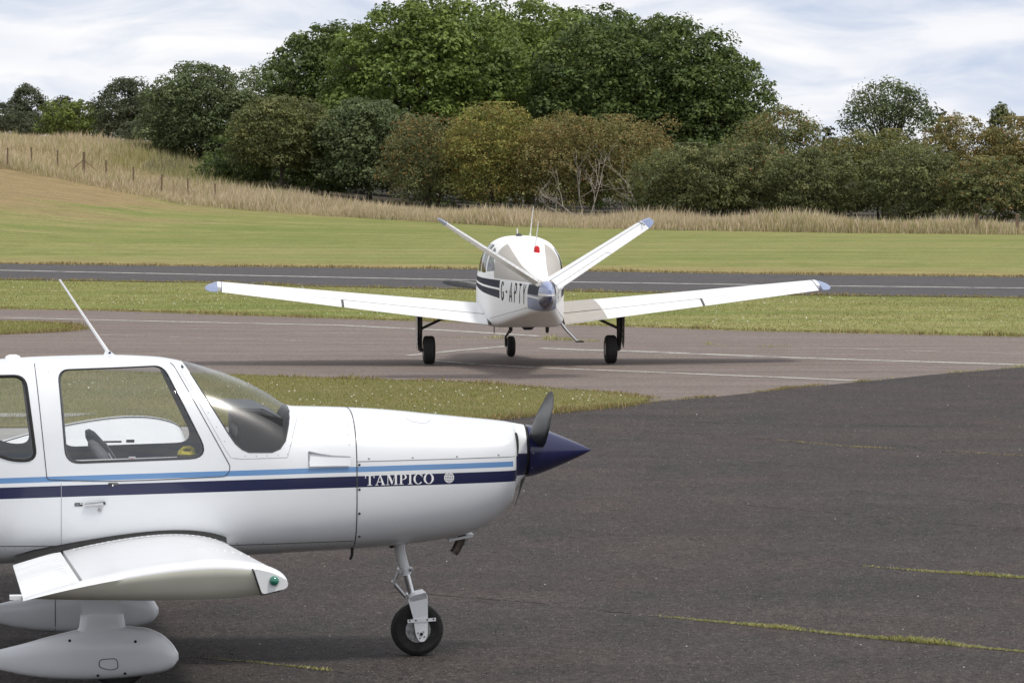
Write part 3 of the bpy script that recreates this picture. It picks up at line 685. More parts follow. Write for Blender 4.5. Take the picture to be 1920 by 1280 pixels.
# ------------------------------------------------------------------ fence posts
def post(x, y, h, label, w=0.12, brace=False):
    z = H1(x, y) - 0.15; r = empty('fence_post', (x, y, z)); tag(r, label, 'fence post', 'fence posts in the long grass')
    m = MB(); a = random.uniform(-0.05, 0.05)
    m.box((-w/2, -w/2, 0), (w/2, w/2, h + 0.15), Matrix.Rotation(a, 3, 'Y')); m.build('shaft', 'wood', r, False)
    m = MB(); m.lathe([(0, w*0.62), (0.03, w*0.62), (0.06, w*0.2)], (a*h*0.5, 0, h + 0.145), (0, 0, 1), 6); m.build('weathered_top', 'wood', r, False)
    if brace:
        for s in (-1, 1):
            m = MB(); m.tube([(0, 0, h*0.8), (s*0.75, 0, 0.35)], 0.025, 6); m.build('brace', 'wood', r)
ORD = ['first', 'second', 'third', None, 'fifth', 'sixth', 'seventh', 'eighth', 'ninth']
for k, (x, y, h) in enumerate([(-28.27,206.5,1.2), (-27.25,209,1.25), (-25.9,210,1.2), (-24.35,209.5,1.25), (-22.91,208,1.2), (-21.22,206.5,1.2), (-19.45,204.5,1.2), (-18.05,205,1.2), (-16.37,203,1.15)]):
    if k == 3: post(x, y, h, 'thick braced fence post with two slanting struts on the hill', 0.14, True)
    else: post(x, y, h - 0.1, 'slim wooden fence post on the hill, %s from the left edge' % ORD[k], 0.085)
post(20.9, 165.5, 0.85, 'short dark post in the straw grass at right, left one of two', 0.14)
post(22.7, 165.3, 0.85, 'short dark post in the straw grass at the far right edge', 0.14)

# ------------------------------------------------------------------ trees
def rand_dirs(n):
    d = RNG.normal(0, 1, (n, 3)); return d / np.linalg.norm(d, axis=1)[:, None]
def crown_mesh(parent, h, rx, ry, low, pal, leaf, nclump, nleaf, csize=0.30, top=1.0, loose=0.0, droop=0.0, cone=0.0, acc=None, rough=0.045):
    """leaf clumps spread through the crown's volume: uneven, with gaps between clumps. lobes: list of (dx, dz0..1, scale)"""
    zc, rz = (h + low)/2, (h - low)/2
    ns = int(nclump*0.68); g = np.arange(ns) + 0.5; ph = g*2.399963 + RNG.uniform(0, 6.28); cz = 1 - 2*g/ns
    d = np.stack([np.cos(ph)*np.sqrt(1-cz**2), np.sin(ph)*np.sqrt(1-cz**2), cz], 1) + RNG.normal(0, 0.13, (ns, 3)); d /= np.linalg.norm(d, axis=1)[:, None]
    C = np.concatenate([d*RNG.uniform(0.72, 0.93, (ns, 1)), rand_dirs(nclump-ns)*RNG.uniform(0.25, 0.72, (nclump-ns, 1))], 0)
    zf = (C[:, 2] + 1)/2
    full = np.where(C[:, 2] < 0, np.minimum(1/np.sqrt(np.maximum(1 - C[:, 2]**2, 0.12)), 1.9), 1.0)   # crowns stay broad towards the ground
    taper = (1.0 - cone*zf)*full
    P = np.stack([C[:, 0]*rx*taper, C[:, 1]*ry*taper, zc + C[:, 2]*rz], 1)
    P[:, 0] += RNG.normal(0, rough*rx, nclump); P[:, 2] += RNG.normal(0, rough*0.55*h, nclump)
    P[:, 2] = np.maximum(P[:, 2], low + 0.1)
    cr = csize*min(rx, h*0.5)*RNG.uniform(0.6, 1.25, nclump)
    # loose sprays of leaves standing out from the dome
    nsp = int(nclump*1.6); sd = rand_dirs(nsp); sd[:, 2] = np.where(sd[:, 2] < -0.3, -sd[:, 2], sd[:, 2]); sr = RNG.uniform(0.90, 1.04, nsp)
    P = np.concatenate([P, np.stack([sd[:, 0]*rx*sr*(1 - cone*(sd[:, 2] + 1)/2), sd[:, 1]*ry*sr*(1 - cone*(sd[:, 2] + 1)/2), zc + sd[:, 2]*rz*sr], 1)], 0); cr = np.concatenate([cr, csize*min(rx, h*0.5)*RNG.uniform(0.22, 0.5, nsp)]); nclump += nsp
    per = RNG.multinomial(nleaf, cr**2/np.sum(cr**2)); idx = np.repeat(np.arange(nclump), per); n = len(idx)
    dl = rand_dirs(n); dl[:, 2] = np.where(dl[:, 2] < -0.35, -dl[:, 2]*0.6, dl[:, 2])
    rl = RNG.uniform(0.25, 1.0, n)**0.45 * (1 + loose*RNG.exponential(0.5, n))
    if loose < 0.3 and cone < 0.3:                                # part of the leaves clothe the whole dome between the clumps
        fill = RNG.uniform(0, 1, n) < 0.20
    else: fill = np.zeros(n, bool)
    L = P[idx] + dl*(rl*cr[idx])[:, None]*np.array([1.1, 1.1, 1.0])
    fd = rand_dirs(n); ff = np.where(fd[:, 2] < 0, np.minimum(1/np.sqrt(np.maximum(1 - fd[:, 2]**2, 0.12)), 1.9), 1.0)*RNG.uniform(0.60, 0.84, n)
    L = np.where(fill[:, None], np.stack([fd[:, 0]*rx*ff, fd[:, 1]*ry*ff, zc + fd[:, 2]*rz*RNG.uniform(0.60, 0.84, n)], 1), L); dl = np.where(fill[:, None], fd, dl)
    if droop: L[:, 2] -= droop*RNG.exponential(0.6, n)*np.clip(np.hypot(L[:, 0]/rx, L[:, 1]/ry), 0, 1)
    L[:, 2] = np.clip(L[:, 2], 0.05, h*1.04)
    # leaf frames
    nrm = dl*0.85 + rand_dirs(n)*0.62 + np.array([0, 0, 0.40]); nrm /= np.linalg.norm(nrm, axis=1)[:, None]
    a = np.cross(nrm, rand_dirs(n)); a /= np.linalg.norm(a, axis=1)[:, None] + 1e-9; b = np.cross(nrm, a)
    s = leaf*RNG.uniform(0.55, 1.25, n)[:, None]
    V = np.concatenate([L - a*s*0.62, L - b*s*0.36 + nrm*s*0.08, L + a*s*0.62, L + b*s*0.36 + nrm*s*0.08], 0)
    i = np.arange(n); F = np.stack([i, i+n, i+2*n, i+3*n], 1)
    pal = np.array(pal); ctint = pal[RNG.integers(0, len(pal), nclump)]; col = ctint[idx]*0.65 + pal[RNG.integers(0, len(pal), n)]*0.35
    col = col*RNG.uniform(0.74, 1.28, (n, 1))*1.5*RNG.uniform(0.80, 1.22, nclump)[idx][:, None]
    if acc is not None:                                           # turned leaves, more of them towards the branch ends
        acol, share = acc; out = RNG.uniform(0, 1, n) < share*(0.35 + 1.2*np.clip((L[:, 2]-low)/(h-low), 0, 1))*(RNG.uniform(0.2, 1.8, nclump)[idx])
        col = np.where(out[:, None], np.array(acol)[RNG.integers(0, len(acol), n)]*RNG.uniform(0.75, 1.25, (n, 1)), col)
    raw_mesh('crown', V, F, np.tile(col, (4, 1)), 'leaf', parent)
    return P
def trunk_mesh(parent, h, r, P, nl=9, mat='bark', lean=0.0, stems=1):
    m = MB()
    for k in range(stems):
        a = random.uniform(0, 6.28); off = 0.0 if stems == 1 else r*3.0
        pts = []; hh = h*random.uniform(0.85, 1.0)
        for j in range(6):
            t = j/5; pts.append((off*math.cos(a)*(1 + 3*t if stems > 1 else 1) + lean*t*hh + random.gauss(0, r*0.35)*t, off*math.sin(a)*(1 + 2*t) + random.gauss(0, r*0.3)*t, hh*t))
        m.tube(pts, [r*(1.25 if j == 0 else 1)*(1 - 0.75*j/5) for j in range(6)], 7)
        if P is not None:
            for q in random.sample(range(len(P)), min(nl, len(P))):
                e = P[q]; s = Vector(pts[random.choice((2, 3, 4))]); e = Vector(e); md = s.lerp(e, 0.5) + Vector((random.gauss(0, 0.15), random.gauss(0, 0.15), 0.1*(e - s).length))
                m.tube([s, md, e], [r*0.42, r*0.26, r*0.10], 5)
    m.build('trunk', mat, parent)
BRIGHT = [(0.112,0.152,0.032), (0.134,0.174,0.038), (0.092,0.128,0.028), (0.072,0.104,0.025)]
DEEP = [(0.080,0.110,0.027), (0.062,0.092,0.024), (0.098,0.128,0.033), (0.050,0.074,0.022)]
GREY = [(0.092,0.114,0.046), (0.072,0.096,0.038), (0.118,0.140,0.062), (0.054,0.074,0.030)]
OLIVE = [(0.121,0.132,0.045), (0.095,0.110,0.039), (0.147,0.145,0.054), (0.078,0.091,0.032)]
BROWN = [(0.168,0.150,0.054), (0.139,0.137,0.047), (0.197,0.155,0.056), (0.112,0.116,0.040)]
YELLOW = [(0.180,0.176,0.042), (0.148,0.156,0.040), (0.118,0.130,0.036), (0.210,0.180,0.046)]
PINE = [(0.062,0.074,0.038), (0.050,0.060,0.032), (0.076,0.086,0.046)]
LIME = [(0.130,0.158,0.034), (0.106,0.136,0.030), (0.086,0.112,0.028)]
DARKOL = [(0.113,0.122,0.044), (0.090,0.103,0.037), (0.138,0.138,0.053), (0.071,0.085,0.032)]
ORANGE = [(0.30,0.155,0.045), (0.25,0.14,0.045), (0.30,0.20,0.06)]
RED = [(0.22,0.045,0.02), (0.26,0.08,0.03)]
def tree(name, label, x, y, h, rx, pal, cat='tree', low=None, leaf=0.26, nc=60, nl=9000, tr=0.16, group='trees and bushes behind the airfield', ry=None, stems=1, limbs=9, bark='bark', cs=0.30, trunk_h=0.62, **kw):
    r = empty(name, (x, y, H1(x, y) - 0.05), random.uniform(-0.3, 0.3)); tag(r, label, cat, group)
    if cat == 'bush': kw.setdefault('rough', 0.12); rx *= 1.12; kw.setdefault('loose', 0.12)
    P = crown_mesh(r, h, rx, ry or rx*0.85, h*0.08 if low is None else low, pal, leaf*0.70, int(nc*1.25), int(nl*1.85), cs*0.92, **kw)
    trunk_mesh(r, h*trunk_h, tr, P, limbs, bark, stems=stems)
    return r
# far left, on the hill
tree('conifer_tree', 'grey green feathery conifer at the far left on the hill crest', -39.48, 300, 4.6, 2.5, PINE, low=0.3, leaf=0.24, nc=46, nl=4200, cone=0.62, cs=0.26, loose=0.3)
tree('conifer_tree', 'low dark conifer clump cut by the left picture edge', -41.4, 292, 3.1, 3.2, PINE, low=0.2, leaf=0.24, nc=36, nl=4200)
tree('conifer_tree', 'dusky pointed conifer between the far left conifer and the lime green tree', -36.9, 303, 3.8, 2.0, PINE, low=0.3, leaf=0.24, nc=30, nl=2600, cone=0.5)
tree('broadleaf_tree', 'small rounded lime green tree on the hill crest', -34.0, 285, 3.3, 2.9, LIME, low=0.1, leaf=0.25, nc=46, nl=5200)
tree('pine_tree', 'dark pine with spiky top left of the grey green tree', -29.3, 280, 5.0, 3.1, PINE, low=0.2, leaf=0.25, nc=60, nl=6500, cone=0.35, loose=0.35)
tree('pine_tree', 'dusky pine half hidden behind the grey green tree', -26.6, 288, 4.7, 3.0, PINE, low=0.2, leaf=0.25, nc=44, nl=4600, cone=0.25)
# main wood
tree('whitebeam_tree', 'round grey green tree standing leftmost of the wood', -19.6, 232, 6.3, 3.8, GREY, low=0.15, leaf=0.24, nc=110, nl=17000, cs=0.24, loose=0.15)
tree('whitebeam_tree', 'grey green tree top showing behind the round leftmost tree', -16.2, 246, 7.4, 3.9, GREY, low=0.5, leaf=0.24, nc=70, nl=9000, cs=0.26, loose=0.2)
tree('olive_green_tree', 'olive green tree with bare lower trunk rising from straw grass', -13.5, 216, 5.7, 3.25, OLIVE, low=1.15, leaf=0.21, nc=110, nl=15000, cs=0.24, tr=0.13)
tree('sycamore_tree', 'dark green sycamore on the left shoulder of the wood', -11.7, 238, 10.6, 4.4, DEEP, low=0.6, leaf=0.33, nc=120, nl=17000, cs=0.24, tr=0.26)
tree('sycamore_tree', 'large bright green sycamore left of the centre of the wood', -5.2, 229, 12.4, 6.7, BRIGHT, low=0.5, leaf=0.35, nc=190, nl=32000, cs=0.20, tr=0.34, ry=5.0)
tree('sycamore_tree', 'tallest bright sycamore crown at the top of the wood', 1.2, 243, 13.3, 6.6, BRIGHT, low=1.5, leaf=0.35, nc=150, nl=22000, cs=0.22, tr=0.32, ry=4.5)
tree('sycamore_tree', 'broad dark sycamore filling the right half of the wood', 7.6, 226, 11.9, 6.9, DEEP, low=1.9, leaf=0.33, nc=200, nl=32000, cs=0.19, tr=0.36, ry=5.2)
tree('sycamore_tree', 'drooping right flank sycamore beside the open sky', 12.4, 223, 9.6, 3.9, DEEP, low=1.0, leaf=0.31, nc=90, nl=12000, cs=0.25, tr=0.22, loose=0.15)
tree('sycamore_tree', 'bright sycamore glimpsed between the two tallest crowns', -2.6, 252, 12.9, 7.0, BRIGHT, low=0.5, leaf=0.36, nc=120, nl=16000, cs=0.24, tr=0.3, ry=4.0)
tree('sycamore_tree', 'deep green sycamore at the back of the dark right half of the wood', 5.2, 248, 13.2, 7.5, DEEP, low=0.5, leaf=0.36, nc=120, nl=15000, cs=0.22, tr=0.3, ry=4.0)
tree('whitebeam_tree', 'silvery grey green tree in front of the bright sycamore', -8.3, 214, 6.0, 3.2, GREY, low=0.25, leaf=0.24, nc=100, nl=14000, cs=0.25, loose=0.1)
tree('hawthorn_bush', 'rusty brown bush at the foot of the bright sycamore', -4.4, 205, 5.3, 2.6, DARKOL, 'bush', low=0.2, leaf=0.17, nc=90, nl=11000, cs=0.25, stems=3, tr=0.07, acc=(ORANGE, 0.16), loose=0.25)
tree('hawthorn_bush', 'yellow green bush right of the rusty bush with orange patches', -0.75, 202, 6.0, 2.8, YELLOW, 'bush', low=0.2, leaf=0.17, nc=110, nl=14000, cs=0.24, stems=3, tr=0.07, acc=(ORANGE, 0.11), loose=0.2)
tree('hawthorn_bush', 'orange brown bush right behind the farther aeroplane tail', 2.9, 200, 5.6, 2.5, BROWN, 'bush', low=0.3, leaf=0.17, nc=90, nl=11000, cs=0.25, stems=3, tr=0.035, limbs=5, bark='deadwood', trunk_h=0.5, acc=(ORANGE, 0.11), loose=0.2)
tree('hawthorn_bush', 'brown thinning bush with pale bare stems', 6.0, 200, 5.4, 2.7, BROWN, 'bush', low=0.9, leaf=0.17, nc=80, nl=9000, cs=0.25, stems=3, tr=0.035, limbs=5, bark='deadwood', trunk_h=0.5, acc=(ORANGE, 0.10), loose=0.25)
tree('thorn_bush', 'dark olive bush reaching the ground right of the dead stems', 8.9, 184, 3.95, 2.7, DARKOL, 'bush', low=0.1, leaf=0.17, nc=100, nl=14000, cs=0.25, stems=3, tr=0.06)
tree('thorn_bush', 'dense dark bush with a few red leaves near its foot', 11.7, 186, 4.1, 2.4, DARKOL, 'bush', low=0.1, leaf=0.17, nc=90, nl=12000, cs=0.25, stems=3, tr=0.06, acc=(RED, 0.02))
tree('hawthorn_bush', 'tall olive brown bush at the right end of the wood', 14.2, 196, 5.8, 2.2, OLIVE, 'bush', low=0.2, leaf=0.18, nc=80, nl=10000, cs=0.27, stems=3, tr=0.07, acc=(ORANGE, 0.08), loose=0.3)
tree('thorn_bush', 'low dark bush below the tall olive brown bush', 14.6, 182, 3.7, 2.3, DARKOL, 'bush', low=0.1, leaf=0.17, nc=80, nl=10500, cs=0.26, stems=3, tr=0.06)
tree('hawthorn_bush', 'russet topped bush left of the feathery willow', 16.6, 189, 4.15, 2.1, OLIVE, 'bush', low=0.1, leaf=0.17, nc=80, nl=9500, cs=0.26, stems=3, tr=0.06, acc=(ORANGE, 0.12))
tree('hawthorn_bush', 'yellow topped bush under the feathery willow', 18.7, 187, 4.55, 2.5, OLIVE, 'bush', low=0.1, leaf=0.17, nc=90, nl=11500, cs=0.25, stems=3, tr=0.06, acc=([(0.22,0.19,0.04), (0.19,0.17,0.04)], 0.20))
tree('willow_tree', 'feathery open willow standing against the sky at right', 21.9, 215, 7.7, 2.75, GREY, low=2.4, leaf=0.22, nc=46, nl=5200, cs=0.27, tr=0.14, limbs=44, loose=0.30, droop=0.45, trunk_h=0.6)
tree('pine_tree', 'small dark pine top left of the willow', 19.8, 230, 5.2, 0.95, PINE, low=0.3, leaf=0.22, nc=30, nl=2400, cone=0.5)
tree('pine_tree', 'small dark pine right of the willow beside the orange bush', 26.3, 225, 6.1, 1.0, PINE, low=0.3, leaf=0.22, nc=30, nl=2600, cone=0.45)
tree('hawthorn_bush', 'orange tinged bush right of the willow', 23.0, 190, 5.5, 1.75, BROWN, 'bush', low=0.3, leaf=0.17, nc=70, nl=8500, cs=0.28, stems=3, tr=0.06, acc=(ORANGE, 0.13), loose=0.2)
tree('conifer_tree', 'pointed green conifer top at the right edge', 27.4, 207, 6.2, 1.7, DARKOL, low=0.3, leaf=0.2, nc=50, nl=4500, cone=0.7)
tree('hawthorn_bush', 'brown bush cut by the right picture edge', 26.3, 190, 5.1, 2.2, BROWN, 'bush', low=0.2, leaf=0.17, nc=80, nl=10000, cs=0.27, stems=3, tr=0.06, acc=(ORANGE, 0.12), loose=0.2)
tree('thorn_bush', 'low dark bush in front of the willow', 19.8, 180, 3.9, 2.3, DARKOL, 'bush', low=0.1, leaf=0.17, nc=80, nl=10500, cs=0.26, stems=3, tr=0.06)
tree('thorn_bush', 'low brownish bush in front of the orange bush at right', 22.9, 177, 3.3, 2.2, OLIVE, 'bush', low=0.1, leaf=0.17, nc=70, nl=9000, cs=0.26, stems=3, tr=0.06, acc=(ORANGE, 0.1))
tree('thorn_bush', 'small dull bush at the foot of the right edge bush', 26.2, 178, 3.0, 2.0, OLIVE, 'bush', low=0.1, leaf=0.17, nc=60, nl=7000, cs=0.27, stems=3, tr=0.05)
for gx, gy, gr, gl in ((-38.5, 296, 3.6, 'low dark thicket under the far left conifers'), (-31.6, 290, 3.4, 'low dark thicket between the lime green tree and the dark pine'), (-24.5, 262, 3.6, 'dark thicket left of the round grey green tree'), (-9.5, 226, 3.6, 'dark thicket behind the silvery grey green tree'), (-14.2, 229, 4.4, 'dark thicket behind the trunk of the olive green tree'), (11.5, 205, 4.2, 'dark thicket below the drooping right flank sycamore')):
    tree('thicket_bush', gl, gx, gy, 2.3 if gx < -20 else 4.2, gr, PINE if gx < -20 else DEEP, 'bush', low=0.05, leaf=0.24, nc=50, nl=5500, stems=2, tr=0.05)
tree('undergrowth_bush', 'shaded undergrowth below the round leftmost tree', -16.6, 218, 2.2, 2.2, DEEP, 'bush', low=0.05, leaf=0.2, nc=40, nl=4500, stems=2, tr=0.05)
tree('undergrowth_bush', 'shaded undergrowth at the foot of the olive green tree', -13.4, 222, 2.7, 2.6, DEEP, 'bush', low=0.05, leaf=0.2, nc=50, nl=6000, stems=2, tr=0.05)
tree('undergrowth_bush', 'shaded undergrowth between the olive tree and the silvery tree', -10.9, 218, 2.6, 2.0, DEEP, 'bush', low=0.05, leaf=0.2, nc=40, nl=4500, stems=2, tr=0.05)
tree('undergrowth_bush', 'dark undergrowth filling the gap behind the dead stems', 6.6, 212, 3.6, 4.0, DEEP, 'bush', low=0.05, leaf=0.22, nc=70, nl=8000, stems=2, tr=0.05)
tree('undergrowth_bush', 'dark undergrowth behind the yellow green bush', -1.8, 214, 4.0, 4.0, DEEP, 'bush', low=0.05, leaf=0.22, nc=70, nl=8000, stems=2, tr=0.05)
tree('undergrowth_bush', 'dark undergrowth behind the bushes at right', 17.5, 200, 3.2, 4.2, DARKOL, 'bush', low=0.05, leaf=0.22, nc=70, nl=8000, stems=2, tr=0.05)
tree('undergrowth_bush', 'dark undergrowth at the right edge behind the brown bush', 25.5, 203, 3.4, 4.0, DARKOL, 'bush', low=0.05, leaf=0.22, nc=70, nl=8000, stems=2, tr=0.05)

def dead_shrub(x, y, label, stems, seed):
    random.seed(seed); r = empty('dead_shrub', (x, y, H1(x, y))); tag(r, label, 'dead shrub', 'bare dead shrubs')
    def grow(m, p, d, L, rad, depth):
        pts = [Vector(p)]; dd = Vector(d).normalized()
        for k in range(4):
            dd = (dd + Vector((random.gauss(0, .16), random.gauss(0, .16), random.gauss(0.05, .10)))).normalized(); pts.append(pts[-1] + dd*L/4)
        m.tube(pts, [rad*(1 - 0.15*k) for k in range(5)], 5)
        if depth:
            for k in range(random.choice((2, 3))):
                s = random.choice(pts[2:]); grow(m, s, dd + Vector((random.gauss(0, .6), random.gauss(0, .4), random.gauss(0.1, .35))), L*random.uniform(.45, .75), rad*0.55, depth-1)
    for dx, lean, L in stems:
        m = MB(); grow(m, (dx, 0, -0.1), (lean, random.uniform(-.2, .1), 1), L, 0.036, 3); m.build('branch', 'deadwood', r)
dead_shrub(4.0, 196.5, 'bare grey shrub with upright forked stems behind the right tail fin', [(-0.2, 0.05, 2.4), (0.15, 0.15, 2.6), (0.3, 0.35, 1.8)], 3)
dead_shrub(2.6, 195.5, 'bare pale branches sprawling left in the long grass', [(0.9, -1.3, 2.3), (1.0, -0.8, 2.0), (0.6, -1.6, 1.5)], 5)
dead_shrub(6.7, 191.5, 'bare forked dead shrub beside the dark olive bush', [(0.1, -0.5, 1.6), (-0.1, -0.1, 2.2), (0.2, 0.2, 1.5)], 9)
random.seed(99)

# ------------------------------------------------------------------ the nearer aeroplane (x forward, y to its port side, z up; origin under the nose wheel)
TAMP = [
(.705,1.508,1.165,.172,1.335,2.0,2.0),(.66,1.516,1.11,.185,1.335,2.0,2.0),(.635,1.521,1.06,.20,1.33,2.1,2.1),(.615,1.524,1.015,.34,1.32,2.5,2.2),(.595,1.527,.985,.405,1.31,2.7,2.4),
(.56,1.532,.955,.43,1.30,2.7,2.5),(.45,1.545,.865,.46,1.28,2.6,2.6),(.35,1.555,.815,.48,1.26,2.6,2.6),(.24,1.567,.785,.50,1.25,2.6,2.7),(.06,1.586,.758,.525,1.23,2.6,2.8),
(-.165,1.610,.738,.55,1.2,2.6,3.0),(-.4,1.627,.724,.572,1.2,2.6,3.2),(-.7,1.639,.714,.592,1.18,2.6,3.4),(-.80,1.642,.710,.60,1.17,2.6,3.4),(-.84,1.648,.709,.603,1.17,2.6,3.4),
(-.983,1.732,.702,.613,1.17,2.7,3.5),(-1.156,1.821,.697,.622,1.17,2.8,3.5),(-1.329,1.885,.692,.63,1.17,2.9,3.6),(-1.543,1.945,.688,.636,1.17,2.9,3.6),(-1.708,1.972,.685,.64,1.17,2.9,3.6),
(-2.017,1.984,.68,.642,1.17,3.0,3.6),(-2.427,1.977,.672,.64,1.17,3.0,3.6),(-2.7,1.962,.666,.635,1.17,3.0,3.6),(-3.3,1.90,.68,.60,1.18,2.8,3.2),(-4.0,1.74,.78,.47,1.22,2.4,2.8),(-5.0,1.56,.95,.30,1.27,2.2,2.4),(-6.2,1.43,1.12,.13,1.29,2.0,2.0),(-6.45,1.40,1.17,.06,1.29,2.0,2.0)]
def tamp_paint():
    t = NT('white_paint_with_blue_bands'); c = t.co(); x, y, z = t.xyz(c)
    top = t.math('ADD', t.math('MULTIPLY', t.math('MULTIPLY', x, x), -0.0022), t.math('ADD', t.math('MULTIPLY', x, 0.0105), 1.2965))
    s = t.math('SUBTRACT', top, z)
    front = t.math('GREATER_THAN', x, 0.600)
    lb = t.math('MULTIPLY', t.between(s, 0.0, 0.035), t.math('LESS_THAN', x, 0.575))
    nv = t.math('MAXIMUM', t.math('MULTIPLY', t.between(s, 0.060, 0.132), t.math('LESS_THAN', x, 0.60)), t.math('MULTIPLY', front, t.between(z, 1.185, 1.332)))
    nv = t.math('MULTIPLY', nv, t.math('LESS_THAN', x, 2.0))
    dirt = t.noise(t.map(c, (1.2, 1.2, 3.0)), 1.6, 5, 0.6)
    wh = t.ramp(dirt, [(0.25, (0.69, 0.71, 0.73)), (0.6, (0.735, 0.755, 0.775))])
    col = t.mix(lb, wh, (*SKYB, 1)); col = t.mix(nv, col, (*NAVY, 1))
    t.set(Base_Color=col, Roughness=0.27, Coat_Weight=0.4, Coat_Roughness=0.06)
    t.bump(t.noise(c, 2.4, 2), 0.05, 0.02)                       # slight panel waviness
    return t.m
M['tamp'] = tamp_paint()
TB = Body(TAMP)
tam = empty('parked_aeroplane', (-0.6235, 24.0377, 0.017), math.radians(8.5))
tag(tam, 'white low wing aeroplane with navy and light blue bands parked on the dark apron', 'aeroplane')
DOORWIN = rounded([(-2.342,1.914), (-1.672,1.932), (-1.394,1.362), (-2.300,1.338)], [.07, .06, .13, .09], 6)
REARWIN = rounded([(-3.15,1.80), (-2.95,1.875), (-2.550,1.880), (-2.486,1.365), (-2.62,1.358), (-3.02,1.50)], [.1, .1, .07, .10, .12, .1], 5)
DOOR = rounded([(-2.487,1.958), (-1.612,1.948), (-1.262,1.300), (-1.292,1.2445), (-1.76,1.2285), (-2.10,1.2235), (-2.418,1.240)], [.02, .03, .10, .05, .3, .2, .02], 5)
SCREEN = [(-1.551,1.968), (-1.272,1.508), (-1.232,1.450), (-1.188,1.412), (-1.146,1.394), (-0.999,1.391), (-0.947,1.411), (-0.911,1.457), (-0.881,1.558), (-0.860,1.634), (-0.84,1.72), (-0.80,2.2), (-1.50,2.2), (-1.56,2.0)]
stx = list(np.arange(-6.45, -3.2, 0.15)) + list(np.arange(-3.2, -0.86, 0.04)) + list(np.arange(-0.86, -0.78, 0.01)) + list(np.arange(-0.78, 0.5, 0.05)) + list(np.arange(0.5, 0.71, 0.0085))
bm = TB.loft(stx)
screen = take(bm, cut(bm, SCREEN))
rearw = take(bm, cut(bm, REARWIN))
doorw = take(bm, cut(bm, DOORWIN))
door = take(bm, cut(bm, DOOR))
upper = take(bm, cut(bm, [(-.455,1.324), (.586,1.333), (.586,1.9), (-.455,1.9)]))
cowl = take(bm, cut(bm, [(-.455,.5), (.75,.5), (.75,1.9), (-.455,1.9)]))
from_bm('fuselage', bm, 'tamp', tam)
cowl_o = mesh('engine_cowling', *cowl, 'tamp', tam); mesh('upper_cowl_panel', *upper, 'tamp', cowl_o)
def half(vf, side):
    v, f = vf; keep = [q for q in f if side * sum(v[i].y for i in q) > 0]; used = sorted({i for q in keep for i in q}); ix = {a: b for b, a in enumerate(used)}
    return [v[i].copy() for i in used], [[ix[i] for i in q] for q in keep]
def sink(vf, k=0.006):
    v, f = vf
    for p in v: p.y -= math.copysign(k, p.y); 
    return v, f
mesh('windscreen', *screen, 'glass_screen', tam)
m = MB(); m.tube([(-1.56, s*TB.hw(-1.545, z)*1.0, z) for s, z in ()] or [(-1.546, -0.30, 1.92), (-1.552, 0, 1.94), (-1.546, 0.30, 1.92)], 0.008, 6); m.build('windscreen_top_seal', 'darkgrey', tam)
def outline(poly, body, side, r, mat, parent, name, off=0.0, closed=True):
    p = resample(poly + ([poly[0]] if closed else []), 0.03); mm = MB(); mm.tube([body.on(x, z, side, off) for x, z in p], r, 6); return mm.build(name, mat, parent)
